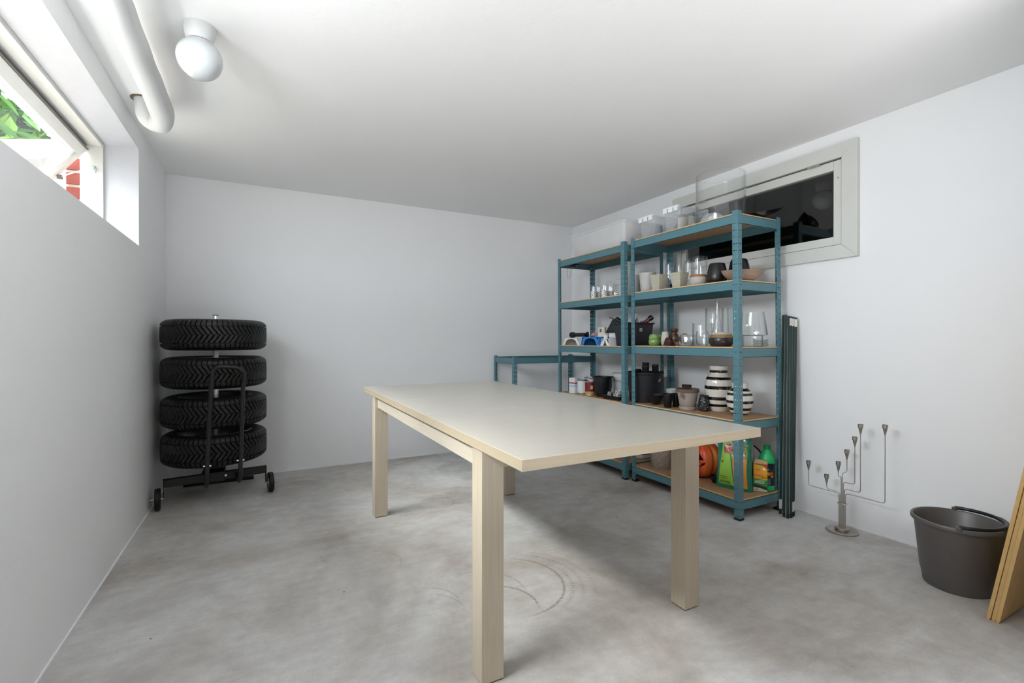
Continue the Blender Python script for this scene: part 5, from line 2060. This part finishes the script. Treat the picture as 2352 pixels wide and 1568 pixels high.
def stool(label, y0, y1, h, mt, depth=0.17, x0=2.415):
    cx, cy = x0 + depth / 2, (y0 + y1) / 2
    r = thing('caddy_stand', label, 'stand', (cx, cy, zb3), 0, 'arched plastic stands')
    W2 = (y1 - y0) / 2
    m = M()
    t_ = 0.012
    outer = [(-W2, 0), (-W2 + 0.018, h), (W2 - 0.018, h), (W2, 0)]
    inner = [(W2 - 0.034, 0)] + [((W2 - 0.050) * math.cos(PI * k / 12) ** 1 if False else (W2 - 0.050) * math.cos(PI * k / 12), (h - t_) * (0.0 + math.sin(PI * k / 12)) ** 0.45 * 1.0) for k in range(1, 12)] + [(-W2 + 0.034, 0)]
    # front and back arches as strips between outer and inner outlines
    no = len(inner)
    top_line = []
    for (u, v) in inner:
        f = (u + W2) / (2 * W2)
        if u > W2 - 0.040:
            top_line.append((W2, 0))
        elif u < -W2 + 0.040:
            top_line.append((-W2, 0))
        else:
            uu = max(-W2 + 0.018, min(W2 - 0.018, u * 1.15))
            top_line.append((uu, h))
    for (xa, xb) in ((-depth / 2, -depth / 2 + 0.004), (depth / 2 - 0.004, depth / 2)):
        for i in range(no - 1):
            a, b, c_, d_ = inner[i], inner[i + 1], top_line[i + 1], top_line[i]
            poly = [a, b, c_, d_]
            if abs(c_[0] - d_[0]) < 1e-6 and abs(c_[1] - d_[1]) < 1e-6:
                poly = [a, b, c_]
            m.prism(poly, 'x', xa, xb)
    m.box(-depth / 2, depth / 2, -W2 + 0.018, W2 - 0.018, h - 0.004, h)
    for s_ in (-1, 1):
        m.prism([(s_ * W2, 0), (s_ * (W2 - 0.018), h), (s_ * (W2 - 0.021), h), (s_ * (W2 - 0.003), 0)], 'x', -depth / 2, depth / 2)
    m.build('arched_shell', mt, r, smooth=0, bevel=0.001)
    return r


stool('white plastic stand with an arched opening, nearest the room corner', 3.345, 3.605, 0.066, whitep)
stool('bright blue plastic stand with an arched opening between two white ones', 3.075, 3.325, 0.072, bluep)
stool('white plastic stand with an arched opening beside the black bin', 2.945, 3.062, 0.058, whitep, depth=0.15)
m = M()
m.lathe(wallprof([(0.030, 0), (0.036, 0.01), (0.040, 0.03)], 0.003), 24)
o = m.build('blue_bowl', bluedk)
tag(o, 'dark blue bowl seen through the opening of the blue stand', 'bowl')
o.location = (2.50, 3.19, zb3)
zt_ = zb3 + 0.066
r = thing('black_torch', 'black ribbed torch lying on the white stand by the corner', 'torch', (2.50, 3.47, zt_ + 0.026), math.radians(95))
m = M()
prof = [(0.0005, -0.11), (0.022, -0.11), (0.026, -0.105), (0.026, -0.07), (0.018, -0.05)]
for k in range(8):
    prof += [(0.018, -0.045 + 0.014 * k), (0.0165, -0.042 + 0.014 * k), (0.0165, -0.036 + 0.014 * k)]
prof += [(0.018, 0.075), (0.015, 0.09), (0.0005, 0.09)]
m.lathe(prof, 20, mtx=Matrix.Rotation(PI / 2, 4, 'Y') @ Matrix.Rotation(PI, 4, 'X'))
m.build('torch_body', blackp, r)
m = M()
m.lathe([(0.0005, -0.111), (0.019, -0.111)], 20, mtx=Matrix.Rotation(PI / 2, 4, 'Y') @ Matrix.Rotation(PI, 4, 'X'))
m.build('lens', mat('torch_lens', '#3a3c40', 0.1), r)
r = thing('black_lamp', 'short black clip lamp tipped over beside the ribbed torch', 'lamp', (2.555, 3.425, zt_ + 0.031), math.radians(60))
m = M()
m.lathe([(0.0005, -0.03), (0.014, -0.03), (0.016, 0.0), (0.024, 0.03), (0.022, 0.03), (0.014, 0.0), (0.0005, -0.01)], 20, mtx=Matrix.Rotation(PI / 2 + 0.3, 4, 'Y'))
m.build('shade', blackp, r)
zt2 = zb3 + 0.072
r = vessel('clear_pot', 'little clear pot with a pink label on the blue stand', 'pot', 2.520, 3.270, zt2, [(0.022, 0), (0.024, 0.003), (0.026, 0.045)], G, t=0.002)
m = M()
m.lathe([(0.0265, 0.012), (0.0270, 0.032)], 24)
m.build('label_band', mat('pink_label', '#c98c92', 0.5), r)
r = thing('cream_box', 'small cream box with a blue oval mark behind the masking tape', 'box', (2.555, 3.215, zt2), math.radians(20))
m = M()
m.box(-0.016, 0.016, -0.035, 0.035, 0, 0.085)
m.build('carton', mat('cream_card', '#e2d6bd', 0.6), r, bevel=0.008, segs=3)
m = M()
m.lathe([(0.0005, 0), (0.010, 0), (0.0005, 0.0006)], 20, sx=1.5, mtx=Matrix.Translation((-0.0163, 0.004, 0.055)) @ Matrix.Rotation(-PI / 2, 4, 'Y'))
m.build('blue_mark', mat('blue_mark', '#2f5fa8', 0.5), r)
r = thing('chalk_panel', 'dark green rounded panel with a white sketch leaning at the back', 'panel', (2.690, 3.235, zb3 + 0.003), math.radians(8))
m = M()
Rm = Matrix.Rotation(math.radians(10), 4, 'Y') @ Matrix.Translation((0, 0, 0.118)) @ Matrix.Rotation(math.radians(29), 4, 'X')
rr_ = 0.018
W_, H_ = 0.085, 0.085
poly = []
for (sx, sy, a0) in ((1, 1, 0), (-1, 1, 90), (-1, -1, 180), (1, -1, 270)):
    for k in range(5):
        a = math.radians(a0 + 22.5 * k)
        poly.append((sx * (W_ - rr_) + rr_ * math.cos(a), sy * (H_ - rr_) + rr_ * math.sin(a)))
m.prism(poly, 'x', -0.004, 0.004, mtx=Rm)
o_ = m.build('panel', mat('chalk_green', '#303b38', 0.45), r, smooth=0)
m = M()
random.seed(9)
for k in range(7):
    p0 = Vector((-0.0046, random.uniform(-0.06, 0.02), random.uniform(-0.05, 0.03)))
    pts = [p0]
    for j in range(4):
        pts.append(pts[-1] + Vector((0, random.uniform(-0.02, 0.02), random.uniform(-0.02, 0.02))))
    m.tube([Rm @ q for q in pts], 0.0011, 5)
m.build('white_sketch', whitep2, o_)
r = thing('masking_tape', 'roll of cream masking tape lying on the coloured stands', 'tape', (2.500, 3.125, zt2), 0)
m = M()
m.lathe([(0.032, 0), (0.050, 0), (0.050, 0.030), (0.032, 0.030), (0.032, 0)], 40)
m.build('tape_roll', mat('masking_cream', '#e4dfcf', 0.6), r)
zt3 = zb3 + 0.058
r = thing('paper_roll', 'small white paper roll on its side by the black bin', 'roll', (2.490, 2.995, zt3 + 0.023), math.radians(-38))
m = M()
m.lathe([(0.008, -0.03), (0.0225, -0.03), (0.0225, 0.03), (0.008, 0.03), (0.008, -0.03)], 28, mtx=Matrix.Rotation(PI / 2, 4, 'Y'))
m.build('roll', whitep, r)
vessel('white_cup', 'small white cup on the right white stand beneath the tape', 'cup', 2.450, 3.035, zt3, [(0.013, 0), (0.016, 0.003), (0.019, 0.026)], whitep)

# black bin with tools
bn = thing('black_bin', 'tall black plastic bin with a small white label, full of tools', 'bin', (2.575, 2.850, zb3))
m = M()
hx, hy, hh = 0.128, 0.082, 0.180
tp = 0.014
rings = [[(-1, -1), (1, -1), (1, 1), (-1, 1)]]
def rg(ax, ay, zz):
    return [m.bm.verts.new((a * ax, b * ay, zz)) for a, b in ((-1, -1), (1, -1), (1, 1), (-1, 1))]
R_ = [rg(hx - tp, hy - tp, 0), rg(hx, hy, hh - 0.012), rg(hx + 0.010, hy + 0.008, hh - 0.010), rg(hx + 0.010, hy + 0.008, hh), rg(hx - 0.002, hy - 0.002, hh), rg(hx - tp - 0.002, hy - tp - 0.002, 0.004)]
for a, b in zip(R_, R_[1:]):
    for k in range(4):
        m.bm.faces.new((a[k], a[(k + 1) % 4], b[(k + 1) % 4], b[k]))
m.bm.faces.new(list(reversed(R_[0])))
m.bm.faces.new(R_[-1])
m.build('bin_body', mat('bin_black', '#22242a', 0.35), bn, smooth=0, bevel=0.003)
m = M()
m.box(-0.012, 0.012, -hy - 0.0016, -hy + 0.002, 0.112, 0.136)
lb_ = m.build('label', whitep2, bn)
for k in range(4):
    m = M()
    m.box(-0.008 + 0.004 * k, -0.0062 + 0.004 * k, -hy - 0.0022, -hy - 0.0014, 0.118, 0.130)
    m.build('printed_line', blackpr, lb_)
r = thing('caulking_gun', 'dark grey and red tool sticking out of the black bin', 'tool', (2.640, 2.850, zb3 + 0.150), 0)
m = M()
Rm = Matrix.Rotation(math.radians(-60), 4, 'Z') @ Matrix.Rotation(math.radians(52), 4, 'Y')
m.lathe([(0.0005, -0.02), (0.014, -0.02), (0.015, 0.05), (0.017, 0.10), (0.019, 0.118), (0.016, 0.124), (0.0005, 0.124)], 20, mtx=Rm)
o_ = m.build('tool_body', mat('tool_grey', '#46484e', 0.4), r)
m = M()
m.box(-0.005, 0.007, -0.0175, -0.012, 0.035, 0.098, mtx=Rm)
m.build('red_grip', mat('tool_red', '#b3262c', 0.4), o_)
m = M()
m.lathe([(0.0165, 0.096), (0.0205, 0.098), (0.0205, 0.118), (0.017, 0.126), (0.0005, 0.126)], 20, mtx=Rm)
m.build('black_end', blackp, o_)
vessel('white_bottle', 'white plastic bottle neck rising from the black bin', 'bottle', 2.625, 2.880, zb3 + 0.006, [(0.020, 0), (0.024, 0.004), (0.024, 0.185), (0.017, 0.215), (0.012, 0.225), (0.013, 0.248), (0.010, 0.250)], whitep)
m = M()
m.tube([(2.640, 2.800, zb3 + 0.03), (2.560, 2.960, zb3 + 0.185), (2.515, 3.070, zb3 + 0.232)], 0.004, 8)
o = m.build('wooden_stick', mat('stick_brown', '#5c4238', 0.7))
tag(o, 'thin brown stick poking out of the black bin', 'stick')
r = thing('black_hose', 'black ribbed tube end resting in the black bin', 'tube', (2.530, 2.900, zb3 + 0.170))
m = M()
Rm = Matrix.Rotation(math.radians(115), 4, 'Z') @ Matrix.Rotation(math.radians(58), 4, 'Y')
prof = []
for k in range(9):
    prof += [(0.018, -0.02 + 0.012 * k), (0.0165, -0.016 + 0.012 * k), (0.018, -0.012 + 0.012 * k)]
prof += [(0.015, 0.088), (0.014, 0.0)]
m.lathe(prof, 20, mtx=Rm)
m.build('ribbed_tube', blackp, r)
for k, (dx, dy, hgt, c_) in enumerate(((-0.02, -0.050, 0.215, '#8a2028'), (0.02, -0.055, 0.196, '#191a1c'), (0.045, -0.05, 0.198, '#1d1e22'))):
    m = M()
    m.tube([(2.575 + dx, 2.850 + dy, zb3 + 0.01), (2.575 + dx - 0.004, 2.850 + dy, zb3 + hgt - 0.02), (2.575 + dx + 0.006, 2.850 + dy - 0.004, zb3 + hgt)], [0.005, 0.006, 0.002], 8)
    o = m.build('hand_tool', mat('tool' + c_, c_, 0.4))
    tag(o, ['pointed dark red tool tip over the rim of the black bin', 'left black tool tip just above the black bin label', 'right black tool tip just above the black bin label'][k], 'tool')

# ================================================================ far unit, fourth shelf
zb4 = LB[1]
r = thing('paper_carton', 'white carton with a red band and blue drop, leftmost on its board', 'carton', (2.462, 3.492, zb4), math.radians(8))
m = M()
m.box(-0.028, 0.028, -0.036, 0.036, 0, 0.135)
m.build('carton_body', mat('carton_white', '#e8eaec', 0.6), r, bevel=0.001)
for (z0, z1, c_) in ((0.085, 0.095, '#b8302c'), (0.070, 0.085, '#d8dfe8'), (0.056, 0.068, '#a7c8e2')):
    m = M()
    m.box(-0.0288, -0.028, -0.034, 0.034, z0, z1)
    m.box(-0.0288, 0.0288, -0.0368, -0.036, z0, z1)
    m.build('printed_band', mat('print' + c_, c_, 0.5), r)


def paint_can(name, label, x, y, z, r_, h, bands, cat='can'):
    t_ = thing(name, label, cat, (x, y, z))
    m = M()
    m.lathe([(0.0005, 0.001), (r_ * 0.97, 0.001), (r_, 0.0), (r_, 0.005), (r_ * 0.985, 0.006), (r_ * 0.985, h - 0.006), (r_, h - 0.005), (r_, h), (r_ * 0.94, h), (r_ * 0.93, h - 0.004), (r_ * 0.7, h - 0.004), (0.0005, h - 0.003)], 36)
    m.build('can_body', mat('tin_metal', '#b4b6b8', 0.35, metal=0.7), t_)
    for (z0, z1, c_, a0, a1) in bands:
        curved('printed_label', r_ * 0.985 + 0.0008, a0, a1, z0 * h, z1 * h, mat('can' + c_, c_, 0.45), t_, 24)
    return t_


paint_can('paint_can', 'white paint can with dark blue rims and printed columns', 2.486, 3.402, zb4, 0.042, 0.128, [(0.06, 0.94, '#dfe2e4', 0, 2 * PI), (0.02, 0.08, '#1d2c5a', 0, 2 * PI), (0.9, 0.97, '#1d2c5a', 0, 2 * PI)])
paint_can('paint_can', 'dark red paint can with a yellow foot band', 2.484, 3.290, zb4, 0.043, 0.120, [(0.06, 0.28, '#c9a35e', 0, 2 * PI), (0.28, 0.92, '#7e1f1c', PI * 0.9, PI * 1.9), (0.28, 0.92, '#d8d2cc', -PI * 0.1, PI * 0.9), (0.45, 0.7, '#c8bdb4', PI * 1.33, PI * 1.5)])
vessel('white_bottle', 'narrow white bottle squeezed between the red can and black bucket', 'bottle', 2.570, 3.325, zb4, [(0.020, 0), (0.022, 0.003), (0.022, 0.10), (0.012, 0.125), (0.012, 0.135)], mat('grey_white', '#b9bfc4', 0.5))
paint_can('paint_can', 'pale paint can standing behind the red one', 2.575, 3.415, zb4, 0.045, 0.140, [(0.06, 0.94, '#d6d4ce', 0, 2 * PI)])
bb_ = vessel('bucket', 'black plastic builder bucket between the paint cans and white pail', 'bucket', 2.535, 3.180, zb4, [(0.058, 0), (0.062, 0.004), (0.080, 0.155), (0.086, 0.157), (0.087, 0.166)], mat('bucket_black', '#17191d', 0.4), 'bucket_body', t=0.003, n=44)
m = M()
m.tube([(0.018, -0.086, 0.155), (0.020, -0.098, 0.140), (0.014, -0.098, 0.085), (0.004, -0.092, 0.045)], 0.005, 8)
m.build('handle', blackp, bb_, smooth=60)
wb = vessel('paint_pail', 'white lidded plastic pail behind the black builder bucket', 'pail', 2.712, 3.130, zb4, [(0.074, 0), (0.076, 0.004), (0.083, 0.15), (0.088, 0.152), (0.089, 0.185), (0.086, 0.190)], mat('pail_white', '#d3d8da', 0.4), 'pail_body', t=0.003, n=44)
m = M()
m.lathe([(0.0005, 0.184), (0.083, 0.184), (0.086, 0.192), (0.0885, 0.192), (0.0885, 0.186)], 44)
m.build('lid', mat('pail_lid', '#c6cccf', 0.4), wb)
m = M()
m.tube([(0.090 * math.cos(math.radians(a)), 0.090 * math.sin(math.radians(a)), 0.150 - 0.02 * math.sin(math.radians((a - 140) * 180 / 150))) for a in range(140, 291, 10)], 0.002, 6)
m.build('wire_bail', wire, wb, smooth=60)
# black tray
tr = thing('plant_tray', 'low black plastic plant tray in front of the white pail', 'tray', (2.482, 2.965, zb4), math.radians(4))
m = M()
R_ = [rg(0.038, 0.085, 0), rg(0.048, 0.098, 0.030), rg(0.052, 0.102, 0.030), rg(0.052, 0.102, 0.032), rg(0.046, 0.096, 0.032), rg(0.036, 0.083, 0.003)]
for a, b in zip(R_, R_[1:]):
    for k in range(4):
        m.bm.faces.new((a[k], a[(k + 1) % 4], b[(k + 1) % 4], b[k]))
m.bm.faces.new(list(reversed(R_[0])))
m.bm.faces.new(R_[-1])
m.build('tray_body', mat('tray_black', '#1a1b1d', 0.5, var=0.4, nscale=60), tr, smooth=0, bevel=0.002)
vessel('patterned_cup', 'little black and white patterned cup standing in the plant tray', 'cup', 2.492, 2.928, zb4 + 0.0035, [(0.018, 0), (0.021, 0.003), (0.029, 0.068), (0.030, 0.070)], speck('bw_pattern', '#e4e4e4', '#18181a', 0.52, 110, 0.5), n=28)
for (x_, y_, hh, lb) in ((2.482, 3.032, 0.050, 'crumpled grey-blue sachet at the corner end of the plant tray'), (2.510, 2.990, 0.040, 'pale sachet lying in the middle of the plant tray')):
    r = thing('sachet', lb, 'sachet', (x_, y_, zb4 + 0.0035), random.random())
    m = M()
    m.box(-0.022, 0.022, -0.020, 0.020, 0, hh, top=(0.006, 0.012))
    bmesh.ops.subdivide_edges(m.bm, edges=m.bm.edges, cuts=3, use_grid_fill=True)
    for v in m.bm.verts:
        v.co += Vector((random.uniform(-1, 1), random.uniform(-1, 1), 0 if v.co.z < 0.002 else random.uniform(-1, 1))) * 0.003
    m.build('foil', mat('sachet_grey', '#a6adb3', 0.35, var=0.3, nscale=60), r, smooth=20)

# ================================================================ far unit, bottom shelf
pl_ = vessel('paint_pail', 'white paint pail with dark text on the lowest board under the table edge', 'pail', 2.655, 2.868, LB[0], [(0.082, 0), (0.088, 0.006), (0.092, 0.19), (0.094, 0.20)], mat('pail_white_2', '#d8dadb', 0.4), 'pail_body', n=44)
for k in range(3):
    curved('printed_line', 0.0900 + 0.0004 * k, PI * 1.15, PI * 1.6, 0.030 + 0.016 * k, 0.036 + 0.016 * k, mat('pail_text', '#4a4f55', 0.5), pl_, 14)
